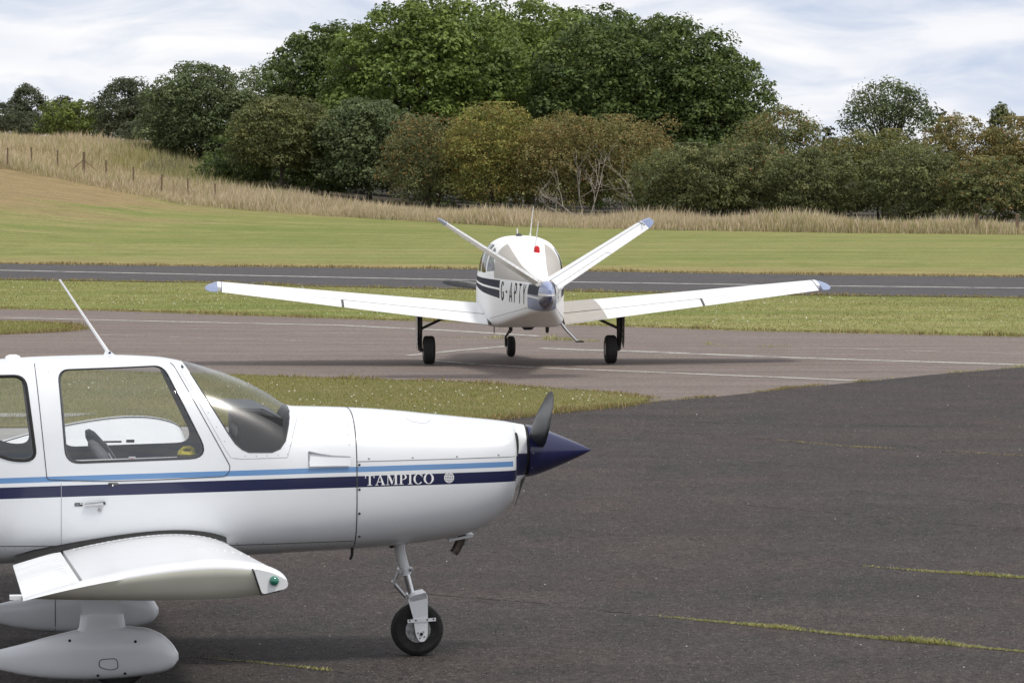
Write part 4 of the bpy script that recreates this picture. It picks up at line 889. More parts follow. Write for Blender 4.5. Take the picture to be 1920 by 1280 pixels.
for side in (-1, 1):
    d = mesh('door', *half(door, side), 'tamp', tam)
    mesh('window_pane', *sink(half(doorw, side)), 'glass', d); outline(DOORWIN, TB, side, 0.0045, 'darkgrey', d, 'window_seal', -0.002)
    outline(DOOR[8:] + DOOR[:3], TB, side, 0.0028, 'seam', d, 'door_gap', 0.0005, closed=False)
    w = mesh('rear_window', *sink(half(rearw, side)), 'glass', tam); outline(REARWIN, TB, side, 0.011, 'black', w, 'window_seal', -0.003)
    sw = outline([(-1.50,1.884)] + SCREEN[1:10], TB, side, 0.004, 'darkgrey', tam, 'windscreen_seal', 0.0, closed=False)
    seam(TB, [(-.455,1.595), (-.455,1.5), (-.455,1.2), (-.455,.9), (-.455,.76)], side, 0.0036, 'seam', tam, 'cowl_joint')
    seam(TB, [(-.450,1.324), (.585,1.333)], side, 0.003, 'seamlight', cowl_o, 'cowl_seam')
    seam(TB, [(-2.9,.82), (-2.33,.814), (-1.319,.798), (-.47,.806)], side, 0.003, 'seam', tam, 'panel_seam')
    seam(TB, [(-2.33,1.214), (-2.33,.817)], side, 0.002, 'seamlight', tam, 'panel_seam')
    seam(TB, [(-1.25,1.36), (-1.19,1.353), (-.90,1.357), (-.872,1.446), (-.842,1.54), (-.815,1.60)], side, 0.0018, 'seamlight', tam, 'panel_seam')
    seam(TB, [(-1.578,1.925), (-1.30,1.42), (-1.26,1.36)], side, 0.0015, 'seamlight', tam, 'panel_seam')
    studs(TB, [(-.376,1.342), (-.091,1.343), (.199,1.344), (.476,1.347)], side, 0.0065, 'steel', cowl_o, 'fastener')
    studs(TB, [(-.439,1.303), (-.44,1.146), (-.439,.991), (-.431,.836)], side, 0.0085, 'darkgrey', cowl_o, 'fastener')
    studs(TB, [(-1.17,1.372), (-1.10,1.37), (-1.03,1.37), (-.96,1.372), (-.90,1.378), (-.88,1.43), (-.865,1.49)], side, 0.0035, 'seamlight', tam, 'rivet', 0.002)
    studs(TB, [(-1.55,1.905), (-1.50,1.82), (-1.45,1.735), (-1.40,1.645), (-1.35,1.555), (-1.30,1.465)], side, 0.0035, 'seamlight', tam, 'rivet', 0.002)
    studs(TB, [(-1.29,.785), (-1.22,.81), (-1.15,.775), (-1.05,.81), (-.95,.775), (-2.40,1.945), (-2.40,1.90)], side, 0.004, 'seamlight', tam, 'rivet', 0.002)
    studs(TB, [(-.52 - .055*i, .787) for i in range(14)] + [(-2.38 - .06*i, .80) for i in range(6)] + [(-.50, 1.55 - .06*i) for i in range(3)], side, 0.0035, 'seamlight', tam, 'rivet', 0.002)
    # flush air scoop: a shallow ramp, the shade at its lip drawn as grey lines
    sc_out = [(-.761,1.392), (-.70,1.378), (-.622,1.364), (-.497,1.356)]; v, f = [], []
    for i, (x, zt) in enumerate(sc_out):
        dpt = (0.004 - 0.020*(1 - i/3)); zb = 1.299
        v += [TB.on(x, zt, side, 0.004), TB.on(x, zt - 0.006, side, max(dpt, -0.016) + 0.018*0), TB.on(x, zb, side, 0.003)]
    f = [(3*i+a, 3*i+a+1, 3*i+4+a, 3*i+3+a) for i in range(3) for a in (0, 1)]
    mesh('air_scoop', [p + Vector((0, side*0.014, 0)) for p in v], f, 'tamp', tam, True, 20)
    m = MB(); m.tube([TB.on(-.761, 1.392, side, .006), TB.on(-.761, 1.345, side, .004), TB.on(-.761, 1.299, side, .004)], 0.005, 5); m.tube([TB.on(x, z, side, .012) for x, z in sc_out], 0.004, 5); m.build('scoop_lip_shade', 'seamlight', tam)
    # door handle, lock, placards
    m = MB(); m.tube([TB.on(-2.185, 1.077, side, .012), TB.on(-2.12, 1.081, side, .016), TB.on(-2.06, 1.087, side, .014)], [.009, .011, .013], 10); h = m.build('door_handle', 'chrome', tam)
    m = MB(); m.lathe([(0, .009), (.012, .009), (.014, .005)], TB.on(-2.062, 1.088, side, .014), (0, side, 0), 10); m.build('pivot', 'darkgrey', h)
    m = MB(); m.lathe([(0, .012), (.006, .012), (.008, .006)], TB.on(-2.091, 1.043, side), (0, side, 0), 12); m.build('lock', 'steel', tam)
    def plate(name, x0, x1, z0, z1, mat, off=0.003, par=tam):
        return mesh(name, [TB.on(x0, z0, side, off), TB.on(x1, z0, side, off), TB.on(x1, z1, side, off), TB.on(x0, z1, side, off)], [(0, 1, 2, 3)], mat, par, False)
    pl = plate('handle_placard', -2.247, -2.197, 1.070, 1.091, 'placard'); plate('placard_print', -2.214, -2.200, 1.082, 1.088, 'lettering', 0.004, pl); plate('placard_print', -2.243, -2.218, 1.076, 1.079, 'seamlight', 0.004, pl); plate('placard_print', -2.243, -2.218, 1.083, 1.086, 'seamlight', 0.004, pl)
    pl = plate('door_placard', -2.036, -1.976, 1.196, 1.214, 'placard'); plate('placard_print', -2.012, -2.004, 1.192, 1.206, 'lettering', 0.004, pl); plate('placard_print', -2.000, -1.980, 1.203, 1.206, 'seamlight', 0.004, pl)
    # name and globe on the navy band
    letters, W = words('TAMPICO', SERIF, 0.02); k = 0.452/W
    for q in letters:
        decal('letter', q, (lambda a, b, e: TB.on(-.405 + a*k, 1.170 + 0.0085*(a*k) + b*0.066, side, .0022 + e)) if side < 0 else (lambda a, b, e: TB.on(.047 - a*k, 1.170 + 0.0085*(.452 - a*k) + b*0.066, side, .0022 + e)), 'lettering', cowl_o)
    gq = ring_quads(0, 0, .033, .034, .029, .030, 0, 360, 24) + [q4(-math.sqrt(.033**2 - zz0**2), zz0 - .0028, math.sqrt(.033**2 - zz0**2), zz0 + .0028) for zz0 in (-.020, -.010, 0, .010, .020)] + ring_quads(0, 0, .017, .033, .014, .031, 0, 360, 20) + [q4(-.0015, -.033, .0015, .033)]
    decal('globe_emblem', gq, lambda a, b, e: TB.on(.145 + a, 1.209 + b, side, .0022 + e), 'lettering', cowl_o)
    # cooling inlet in the nose
    m = MB(); m.lathe([(0, .088), (.03, .080), (.034, .07)], (.590, side*.275, 1.395), (1, 0, 0), 20); m.build('cooling_inlet', 'black', cowl_o)
    # main wing
    TZ = 1.035 if side < 0 else 1.155
    root = (side*.56, -1.262, .766, 1.375, math.radians(2.9), .150, .025); tip = (side*4.70, -1.262, TZ, 1.375, math.radians(2.9), .150, .025)
    W_ = wing('wing', [root, lerp_sec(root, tip, .5), lerp_sec(root, tip, .979)], 0.0, .772, 'white', tam)
    for nm, a, b in (('flap', .035, .50), ('aileron', .505, .977)):
        wing(nm, [lerp_sec(root, tip, a + (b-a)*i/60) for i in range(61)], .784, 1.0, 'white', tam, n=6, ribs=0.007, angle=8)
    if side < 0:
        for fr_ in np.linspace(.07, .965, 13): m = MB(); m.tube([wing_pt(lerp_sec(root, tip, fr_), t_, True, .0035) for t_ in (.79, .86, .93, .985)], .0045, 5); m.build('skin_bead', 'white', W_)
    # drooped tip cap with rounded shoulder
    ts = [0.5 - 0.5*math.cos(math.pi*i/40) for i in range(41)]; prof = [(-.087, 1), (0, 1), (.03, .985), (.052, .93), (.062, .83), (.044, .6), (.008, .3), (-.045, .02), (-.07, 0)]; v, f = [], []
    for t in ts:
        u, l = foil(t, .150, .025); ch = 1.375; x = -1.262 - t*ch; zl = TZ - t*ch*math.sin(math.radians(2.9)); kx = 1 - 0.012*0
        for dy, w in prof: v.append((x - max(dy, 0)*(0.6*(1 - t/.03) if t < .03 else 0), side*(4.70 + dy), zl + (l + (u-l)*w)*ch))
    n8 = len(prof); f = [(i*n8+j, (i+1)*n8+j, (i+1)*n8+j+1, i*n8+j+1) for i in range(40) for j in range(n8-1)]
    cap = mesh('wing_tip', v, f, ['white', 'white_reflect_tint'], W_, True, 60, mi=[0 if j < 4 else 1 for i in range(40) for j in range(n8-1)])  # lower rows carry the painted-in yellow reflection, top rows plain white
    # light fairing at the leading corner of the tip
    fr = rounded([(-1.445,1.118), (-1.335,1.090), (-1.262,1.045), (-1.270,1.010), (-1.40,.980)], [.02, .05, .02, .02, .02], 4)
    m = MB(); m.prism(fr, side*4.735, side*4.775); lf = m.build('light_fairing', 'white', W_); lf.location.z = TZ - 1.035
    m = MB(); m.lathe([(0, .026), (.010, .025), (.020, .018), (.026, .004)], (-1.338, side*4.775, 1.050), (0, side, 0), 16); m.build('navigation_light', 'green_lens' if side < 0 else 'red', lf)
    m = MB(); m.tube([(-1.45, side*4.765, 1.115), (-1.405, side*4.74, .975)], 0.004, 5); m.tube([(-1.405, side*4.752, .974), (-1.30, side*4.755, .997)], 0.003, 5); m.build('fairing_gap', 'darkgrey', lf)
    # black rubber seal at the wing root and rivet rows
    for i in (0,):
        v, f = [], []
        for j in range(41):
            t = 0.02 + 0.97*j/40; a = wing_pt(lerp_sec(root, tip, .022), t, True, .006); b = wing_pt(lerp_sec(root, tip, .0), t, True, .055); v += [b, a]
        f = [(2*j, 2*j+1, 2*j+3, 2*j+2) for j in range(40)]
        mesh('wing_root_seal', v, f, 'black', W_)
    if side < 0:
        for fr_, t0, t1, nn in ((.05, .08, .75, 26), (.62, .06, .35, 9)):
            for j in range(nn):
                p = wing_pt(lerp_sec(root, tip, fr_), t0 + (t1-t0)*j/nn, True, .0); m = MB(); m.lathe([(-.002, .006), (.003, .005)], p, (0, 0, 1), 6); m.build('rivet', 'lettering', W_)
    for fr_ in (.10, .97): m = MB(); m.tube([wing_pt(lerp_sec(root, tip, fr_), .03 + .7*j/20, True, .001) for j in range(21)], .0028, 5); m.build('wing_seam', 'seamlight', W_)
    m = MB(); m.box((-2.70, side*4.20, .915 + TZ - 1.035), (-2.62, side*4.27, .935 + TZ - 1.035)); m.build('trim_tab', 'white', W_)
    # main leg and wheel fairing
    sp = Body([(-2.745,.238,.122,.016,.18,2,2.2), (-2.67,.256,.104,.030,.185,2,2.2), (-2.6,.272,.086,.045,.19,2.2,2.4), (-2.4,.322,.058,.085,.19,2.8,3), (-2.2,.361,.050,.112,.19,3.0,3.4), (-2.0,.373,.055,.122,.19,3.0,3.4), (-1.84,.360,.070,.115,.19,2.9,3.2), (-1.74,.324,.085,.096,.185,2.5,2.8), (-1.665,.256,.115,.066,.18,2,2.2), (-1.630,.200,.160,.016,.18,2,2)], side*1.165)
    b2 = sp.loft(list(np.linspace(-2.745, -1.84, 26)) + list(np.linspace(-1.82, -1.630, 16)), 40)
    sf = from_bm('wheel_fairing', b2, 'white', tam)
    m = MB()
    for zz0, x0, x1, hw in ((.34, -2.255, -1.945, .062), (.40, -2.236, -1.962, .052), (.445, -2.230, -1.966, .046)): pass
    v, f = [], []
    for zz0, x0, x1, hw in ((.335, -2.262, -1.930, .085), (.372, -2.240, -1.955, .058), (.452, -2.230, -1.966, .052)):
        for kx in range(16):
            a = 2*math.pi*kx/16; cx, rx = (x0+x1)/2, (x1-x0)/2; v.append((cx + rx*math.copysign(abs(math.cos(a))**.45, math.cos(a)), side*1.165 + hw*math.copysign(abs(math.sin(a))**.8, math.sin(a)), zz0))
    f = [(i*16+k2, i*16+(k2+1) % 16, (i+1)*16+(k2+1) % 16, (i+1)*16+k2) for i in range(2) for k2 in range(16)] + [tuple(range(32, 48))]
    mesh('leg_collar', v, f, 'white', sf, fix=True)
    m = MB(); m.box((-2.222, side*1.165 - .035, .44), (-1.985, side*1.165 + .035, .80)); lg = m.build('main_leg', 'white', tam)
    m = MB(); m.lathe([(-.065, .10), (-.06, .165), (-.035, .188), (.035, .188), (.06, .165), (.065, .10)], (-2.0, side*1.165, .188), (0, 1, 0), 28); ty = m.build('main_tyre', 'tyre', tam)
    for s2 in (-1, 1):
        def spp(x, z, off=0.0): return Vector((x, side*1.165 + s2*(sp.hw(x, z) + off), z))
        hp = rounded([(-2.12,.185), (-2.015,.190), (-2.005,.128), (-2.06,.118), (-2.125,.140)], .02, 3)
        m = MB(); m.tube([spp(x, z) for x, z in hp + hp[:1]], .0028, 5); m.build('access_hatch', 'seam', sf)
        for x, z in ((-2.13, .085), (-1.965, .095), (-2.30, .30), (-1.90, .29)):
            m = MB(); m.lathe([(-.002, .010), (.004, .008)], spp(x, z), (0, s2, 0), 8); m.build('fastener', 'black', sf)
        for x in ((-2.33, -1.90) if side > 0 else ()):
            m = MB(); m.tube([spp(x, z) for z in np.linspace(.07, .325, 8)], .003, 5); m.build('fairing_seam', 'seam', sf)
    m = MB(); m.box((-2.12, side*1.165 + side*.036, .56), (-2.115, side*1.165 + side*.038, .79)); m.build('leg_seam', 'seamlight', lg)
# seam over the roof and the firewall joint over the top
m = MB(); m.tube([(-.455, TB.hw(-.455, z)*s, z) for s, zs in ((-1, np.linspace(1.59, 1.6295, 8)), (1, np.linspace(1.6295, 1.59, 8))) for z in zs], .0034, 6); m.build('cowl_joint', 'seam', tam)
hat = [(-.103,1.573), (-.064,1.556), (.005,1.546), (.036,1.551), (.053,1.563)]
m = MB(); m.tube([TB.on(x, z, -1, .0005) for x, z in resample(hat)], .002, 5); m.build('oil_hatch_seam', 'seamlight', cowl_o)
# spinner and propeller
m = MB(); m.lathe([(0, .165), (.004, .173), (.04, .166), (.08, .155), (.157, .127), (.24, .093), (.317, .060), (.38, .031), (.425, .007), (.437, .0005)], (.722, 0, 1.335), (1, 0, 0), 40); spn = m.build('spinner', 'navy', tam)
m = MB(); m.lathe([(0, .160), (.016, .160)], (.706, 0, 1.335), (1, 0, 0), 32); m.build('spinner_gap', 'black', tam)
for a in range(10):
    th = a*math.pi/5 + 0.3; r0 = .168; m = MB(); c0 = Vector((.745, r0*math.sin(th), 1.335 + r0*math.cos(th))); m.lathe([(-.004, .005), (.002, .004)], c0, (0.1, math.sin(th), math.cos(th)), 8); m.build('screw', 'chrome', spn)
for th in (-1.0, 2.2):
    m = MB(); m.lathe([(-.004, .007), (.003, .005)], (.845, .134*math.sin(th), 1.335 + .134*math.cos(th)), (.4, math.sin(th), math.cos(th)), 8); m.build('screw', 'chrome', spn)
def blade(parent, c, d, L, scale, mat, name='propeller_blade', cw=1):
    d = Vector(d).normalized(); X = Vector((1, 0, 0)); tg = X.cross(d)*cw; v, f, N = [], [], 14
    for r, ch, be, th in ((.08, .09, 62, .055), (.16, .115, 50, .034), (.28, .140, 38, .024), (.45, .150, 28, .018), (.62, .142, 21, .013), (.78, .122, 17, .010), (.90, .095, 15, .008), (.97, .060, 14, .006), (1.0, .018, 14, .003)):
        be = math.radians(be); cd = tg*math.cos(be) + X*math.sin(be); nd = d.cross(cd)
        for k in range(N):
            a = 2*math.pi*k/N; v.append(Vector(c) + d*r*L + cd*(ch*scale*0.5*math.cos(a)) + nd*(th*scale*0.5*math.sin(a)))
    f = [(i*N+k, i*N+(k+1) % N, (i+1)*N+(k+1) % N, (i+1)*N+k) for i in range(8) for k in range(N)] + [tuple(range(N)), tuple(8*N+k for k in range(N))]
    return mesh(name, v, f, mat, parent, True, 40, fix=True)
for s in (1, -1): blade(tam, (.772, 0, 1.335), (0, -.885*s, .465*s), .92, 1.02, 'blade')
# nose gear
m = MB(); m.tube([(-.128, 0, .78), (-.105, 0, .66), (-.070, 0, .53)], [.036, .034, .033], 16); m.build('oleo_cylinder', 'white', tam)
m = MB(); m.tube([(-.072, 0, .54), (-.032, 0, .385)], .0225, 14); m.build('oleo_piston', 'chrome', tam)
m = MB(); m.tube([(-.115, 0, .57), (-.155, 0, .48)], .011, 8); m.tube([(-.155, 0, .48), (-.075, 0, .385)], .012, 8); m.lathe([(-.03, .014), (.03, .014)], (-.155, 0, .48), (0, 1, 0), 10); m.build('torque_link', 'steel', tam)
m = MB(); m.lathe([(-.045, .012), (.045, .012)], (-.035, 0, .565), (0, 1, 0), 10); m.lathe([(-.05, .016), (.05, .016)], (-.115, 0, .56), (0, 1, 0), 10); m.build('link_bolt', 'steel', tam)
for s in (-1, 1):
    fk = rounded([(-.070,.375), (-.055,.395), (.045,.422), (.058,.405), (.060,.25), (.058,.14), (.038,.100), (.002,.100), (-.018,.14), (-.038,.26)], .015, 3)
    m = MB(); m.prism(fk, s*.085, s*.098); fo = m.build('fork_arm', 'white', tam)
    m = MB(); m.box((-.075, s*.099, .230), (.112, s*.104, .252), Matrix.Rotation(math.radians(-3), 3, 'Y')); m.build('fork_bracket', 'white', fo)
    for x in (-.06, .096, -.02, .055): m = MB(); m.lathe([(0, .006), (.004, .005)], (x, s*.104, .243 + x*.05), (0, s, 0), 8); m.build('bolt', 'darkgrey', fo)
    m = MB(); m.lathe([(0, .011), (.008, .011)], (.016, s*.098, .150), (0, s, 0), 12); m.build('axle_nut', 'black', fo)
    for x, z in ((-.006, .158), (.030, .165), (.036, .133), (.006, .125)): m = MB(); m.lathe([(0, .006), (.005, .005)], (x, s*.098, z), (0, s, 0), 8); m.build('bolt', 'chrome', fo)
m = MB(); m.box((-.062, -.098, .372), (.052, .098, .412), Matrix.Rotation(math.radians(-12), 3, 'Y')); m.build('fork_crown', 'white', tam)
m = MB(); m.lathe([(-.052, .085), (-.062, .11), (-.064, .14), (-.050, .163), (-.022, .1725), (.022, .1725), (.050, .163), (.064, .14), (.062, .11), (.052, .085)], (0, 0, .1715), (0, 1, 0), 40); ty = m.build('nose_tyre', 'tyre', tam)
m = MB(); m.lathe([(-.056, .03), (-.056, .082), (-.048, .088), (.048, .088), (.056, .082), (.056, .03)], (0, 0, .1715), (0, 1, 0), 30); m.build('wheel_hub', 'hub', ty)
# exhaust, cowl lip, vent
m = MB(); m.prism([(.365,.80), (.352,.782), (.20,.752), (.20,.770)], -.10, .10); m.build('cowl_outlet_lip', 'white', cowl_o)
m = MB(); m.tube([(.30, -.05, .80), (.255, -.05, .70), (.235, -.05, .672)], .030, 14); m.build('exhaust_pipe', plain('burnt_exhaust_steel', (.11, .09, .075), .55, .8, .4, 15), tam)
m = MB(); m.tube([(.335, .04, .80), (.315, .04, .71)], .018, 10); m.build('breather_pipe', 'steel', tam)
m = MB(); m.tube([(-.46, -.33, .78), (-.462, -.33, .70), (-.475, -.33, .672)], .009, 8); m.build('drain_pipe', 'black', tam)
m = MB(); m.lathe([(-.02, .018), (.02, .018)], (-.18, -.1, .735), (0, 1, 0), 8); m.build('drain_stub', 'black', tam)
# aerials on the roof
m = MB(); m.prism([(-2.042,1.974), (-2.035,1.992), (-2.022,2.022), (-2.012,2.024), (-1.945,1.974)], -.011, .011); ab = m.build('aerial', 'white', tam)
m = MB(); m.tube([(-2.012, 0, 2.010), (-2.16, 0, 2.235), (-2.317, 0, 2.475)], [.012, .0085, .0065], 10); m.build('rod', 'white', ab)
m = MB(); m.prism([(-2.008,1.995), (-2.002,2.008), (-1.992,2.008), (-1.990,1.995)], -.0125, -.0118); m.build('maker_mark', 'navy', ab)
m = MB(); m.lathe([(-.055, .003), (-.045, .024), (-.02, .034), (.02, .034), (.045, .024), (.055, .003)], (-2.618, 0, 1.960), (1, 0, 0), 16); m.build('satnav_aerial', 'white', tam)
# fin and tailplane (beyond the left edge of the photograph)
def upright(name, pts, mat): 
    m = MB(); m.prism(pts, -.035, .035); return m.build(name, mat, tam)
upright('tail_fin', [(-5.2,1.50), (-6.05,2.75), (-6.45,2.75), (-6.45,1.35)], 'white'); upright('rudder', [(-6.46,2.73), (-6.80,2.72), (-6.72,1.35), (-6.46,1.35)], 'navy')
for s in (-1, 1): wing('tailplane', [(s*.05, -6.15, 1.32, .85, 0, .09, 0), (s*1.6, -6.15, 1.32, .85, 0, .09, 0)], 0, 1, 'white', tam, n=12)
# cabin: lining, panel, seats
b3 = TB.loft(list(np.arange(-3.6, -.88, .05)) + [-.88], 88, 0.035, cap0=True, cap1=True)
def shrink(poly, k):
    cx, cz = sum(p[0] for p in poly)/len(poly), sum(p[1] for p in poly)/len(poly); return [(cx + (x-cx)*k, cz + (z-cz)*k) for x, z in poly]
for poly in (SCREEN, shrink(REARWIN, .95), shrink(DOORWIN, .965)):
    take(b3, cut(b3, poly))
from_bm('cabin_lining', b3, 'darkgrey', tam)
m = MB(); m.prism(rounded([(-1.235,1.662), (-1.20,1.585), (-1.185,1.15), (-.92,1.15), (-.92,1.60)], .01, 3), -.50, .50); pn = m.build('instrument_panel', 'placard', tam)
m = MB(); m.prism(rounded([(-1.265,1.668), (-1.255,1.655), (-1.05,1.640), (-.93,1.585), (-.925,1.60), (-1.05,1.662)], .005, 2), -.46, .46); m.build('glare_shield', 'fabric', pn)
for i, (y, z) in enumerate(((-.32, 1.5), (-.20, 1.5), (-.08, 1.5), (.06, 1.5), (.2, 1.5), (-.3, 1.37), (-.18, 1.37), (.3, 1.40))):
    m = MB(); m.lathe([(0, .045), (.006, .045), (.008, .038)], (-1.196, y, z), (-1, 0, 0), 14); m.build('dial', 'steel', pn)
for s in (-1, 1):
    m = MB(); m.tube([(-1.20, s*.27, 1.36), (-1.36, s*.27, 1.38)], .014, 8); m.tube([(-1.36, s*.27 - .12, 1.44), (-1.365, s*.27 - .11, 1.38), (-1.36, s*.27, 1.37), (-1.365, s*.27 + .11, 1.38), (-1.36, s*.27 + .12, 1.44)], .016, 8); m.build('control_yoke', 'black', tam)
    st = empty('seat', (.03, 0, -.085 if s < 0 else -.055), parent=tam)
    m = MB(); v, f = [], []
    for i, (x, z, th, hw) in enumerate(((-1.84,1.00,.10,.21), (-1.93,1.16,.10,.215), (-2.03,1.33,.095,.21), (-2.10,1.44,.085,.19), (-2.145,1.505,.065,.15), (-2.165,1.535,.03,.09))):
        for kx in range(14):
            a = 2*math.pi*kx/14; v.append((x + th*.5*math.copysign(abs(math.cos(a))**.6, math.cos(a)), s*.27 + hw*math.copysign(abs(math.sin(a))**.6, math.sin(a)), z + .25*th*math.cos(a)))
    f = [(i*14+k, i*14+(k+1) % 14, (i+1)*14+(k+1) % 14, (i+1)*14+k) for i in range(5) for k in range(14)] + [tuple(range(14)), tuple(70+k for k in range(14))]
    mesh('backrest', v, f, 'fabric', st, True, 60, fix=True)
    m = MB(); m.box((-1.90, s*.27-.21, .90), (-1.42, s*.27+.21, 1.03)); m.build('cushion', 'fabric', st)
    m = MB(); m.tube([(-1.80, s*.27 - .20, 1.06), (-1.95, s*.27 - .205, 1.30), (-2.06, s*.27 - .20, 1.47)], .008, 6); m.build('piping', 'steel', st)
m = MB(); m.box((-2.24, -.585, 1.353), (-1.60, -.572, 1.362), Matrix.Rotation(math.radians(-1.2), 3, 'Y')); sl = m.build('window_sill_trim', 'lettering', tam)
m = MB(); m.box((-1.905, -.592, 1.352), (-1.862, -.589, 1.374)); ex = m.build('exit_label', 'lettering', tam)
letters, W = words('EXIT', SANS, .06)
for q in letters: decal('letter', q, lambda a, b, e: Vector((-1.901 + a*.035/W, -.5925 - e, 1.357 + b*.011)), 'exitred', ex)
m = MB(); m.box((-2.02, .565, 1.375), (-1.90, .568, 1.388)); m.build('window_label', 'placard', tam)
m = MB(); m.box((-1.87, .562, 1.375), (-1.815, .565, 1.395)); m.build('window_label', 'placard', tam)
# coil of yellow webbing lying on the sill
A_, C_ = math.radians(8.5), Vector((-0.6235, 24.0377, .017))
yl = empty('strap_coil', tuple(C_ + Matrix.Rotation(A_, 3, 'Z') @ Vector((-1.535, -.53, 1.372))), A_); tag(yl, 'coiled yellow strap lying inside the side window of the nearer aeroplane', 'strap')
m = MB()
for k, (r, zo, tl_) in enumerate(((.052, .010, .0), (.044, .022, .25), (.034, .030, .45))): m.tube([(r*math.cos(a*math.pi/8), r*.7*math.sin(a*math.pi/8), zo + tl_*.03*math.sin(a*math.pi/8)) for a in range(17)], .011, 6)
m.build('webbing', 'yellow', yl)
m = MB(); m.tube([(-.05, 0, .02), (-.02, -.01, .05), (.02, .0, .052), (.045, .02, .035)], .011, 6); m.build('loose_end', 'yellow', yl)

# ------------------------------------------------------------------ the farther aeroplane (origin between the main wheels)
BON = [
(3.05,1.26,.88,.19,1.07,2,2),(2.95,1.36,.78,.36,1.07,2.4,2.4),(2.6,1.43,.69,.48,1.07,2.6,2.8),(1.9,1.50,.63,.59,1.09,2.6,4),(1.55,1.55,.615,.625,1.12,2.6,5),(1.3,1.72,.61,.64,1.2,2.6,5.5),
(.95,1.955,.605,.652,1.25,2.7,6),(.5,2.045,.603,.658,1.27,2.8,8),(0,2.04,.603,.65,1.27,2.8,9),(-.6,1.975,.615,.60,1.25,2.7,10),(-1.2,1.845,.668,.512,1.22,2.5,10),(-2,1.675,.775,.392,1.2,2.3,9),(-3,1.545,.90,.25,1.22,2.2,6),(-3.8,1.475,1.0,.155,1.24,2,2.5),(-4.3,1.43,1.08,.09,1.25,2,2),(-4.52,1.34,1.15,.03,1.25,2,2)]
def bon_paint():
    t = NT('white_taupe_navy_paint'); c = t.co(); x, y, z = t.xyz(c); ay = t.math('ABSOLUTE', t.math('ADD', y, 0.04))
    col = (0.82, 0.82, 0.81, 1)
    roofband = t.math('LESS_THAN', ay, t.math('ADD', t.math('MULTIPLY', x, 0.072), 0.335))
    up = t.math('GREATER_THAN', z, 1.405)
    tp = t.math('MULTIPLY', up, t.math('SUBTRACT', 1.0, roofband))
    tp = t.math('MULTIPLY', tp, t.math('LESS_THAN', t.math('ADD', x, t.math('MULTIPLY', z, -0.75)), -2.05))       # forward edge slopes behind the windows
    taupe = t.mix(t.ramp(t.noise(c, 1.2, 4), [(0.3, 0.0), (0.7, 1.0)]), (0.40, 0.375, 0.34, 1), (0.47, 0.45, 0.41, 1))
    col = t.mix(tp, col, taupe)
    reg = t.between(x, -3.25, -1.38)
    lo1 = t.math('ADD', t.math('MULTIPLY', x, 0.019), 1.2886); lo2 = t.math('ADD', t.math('MULTIPLY', x, 0.045), 1.163)
    nv = t.math('MAXIMUM', t.math('MULTIPLY', t.math('GREATER_THAN', z, lo1), t.math('LESS_THAN', z, 1.385)), t.math('MULTIPLY', t.math('GREATER_THAN', z, lo2), t.math('LESS_THAN', z, t.math('ADD', lo1, -0.032)))); nv = t.math('MULTIPLY', nv, t.math('SUBTRACT', 1.0, reg))
    aft = t.math('LESS_THAN', x, -3.25)
    nvc = t.mix(t.math('MULTIPLY', aft, t.math('LESS_THAN', z, 1.24)), (0.012, 0.014, 0.032, 1), (0.28, 0.31, 0.42, 1))
    col = t.mix(nv, col, nvc)
    t.set(Base_Color=col, Roughness=0.5); t.b.inputs['Specular IOR Level'].default_value = 0.08
    return t.m
M['bon'] = bon_paint()
BB = Body(BON, -0.04)
bon = empty('taxiing_aeroplane', (0.1283, 58.9175, 0.014), math.radians(95))
tag(bon, 'white vee tailed aeroplane seen from behind on the brown taxiway', 'aeroplane')
bm = BB.loft(list(np.arange(-4.52, 1.2, .07)) + list(np.arange(1.2, 3.06, .05)))
BSCR = [(1.62,1.60), (1.50,1.56), (1.20,1.56), (.93,1.82), (.86,2.2), (1.62,2.2)]
BW1 = rounded([(.90,1.47), (.86,1.80), (.70,1.90), (.28,1.92), (.24,1.47)], .05, 3)
BW2 = rounded([(.17,1.47), (.20,1.92), (-.20,1.905), (-.36,1.47)], .05, 3)
BW3 = rounded([(-.43,1.49), (-.29,1.88), (-.52,1.83), (-.98,1.52)], .05, 3)
wins = [take(bm, cut(bm, p)) for p in (BSCR, BW1, BW2, BW3)]
tailc = take(bm, cut(bm, [(-4.7,.5), (-4.02,.5), (-4.02,2), (-4.7,2)]))
from_bm('fuselage', bm, 'bon', bon)
mesh('windscreen', *wins[0], 'glass_dark', bon)
for w in wins[1:]:
    for s in (-1, 1):
        v, f = w; keep = [q for q in f if s*sum(v[i].y + .04 for i in q) > 0]; used = sorted({i for q in keep for i in q}); ix = {a: b for b, a in enumerate(used)}
        mesh('window', [v[i].copy() for i in used], [[ix[i] for i in q] for q in keep], 'glass_dark', bon)
def cone_paint():
    t = NT('tail_cone_paint'); x, y, z = t.xyz(t.co())
    col = t.mix(t.math('GREATER_THAN', z, 1.275), (0.025, 0.028, 0.065, 1), (0.27, 0.32, 0.50, 1)); col = t.mix(t.between(z, 1.245, 1.275), col, (0.75, 0.75, 0.75, 1))
    t.set(Base_Color=col, Roughness=0.3, Coat_Weight=0.2); return t.m
mesh('tail_cone', *tailc, cone_paint(), bon)
b4 = BB.loft(list(np.arange(-1.3, 1.45, .06)), 72, 0.03)
for p in (BSCR, shrink(BW1, .96), shrink(BW2, .96), shrink(BW3, .96)): take(b4, cut(b4, p))
from_bm('cabin_lining', b4, 'darkgrey', bon)
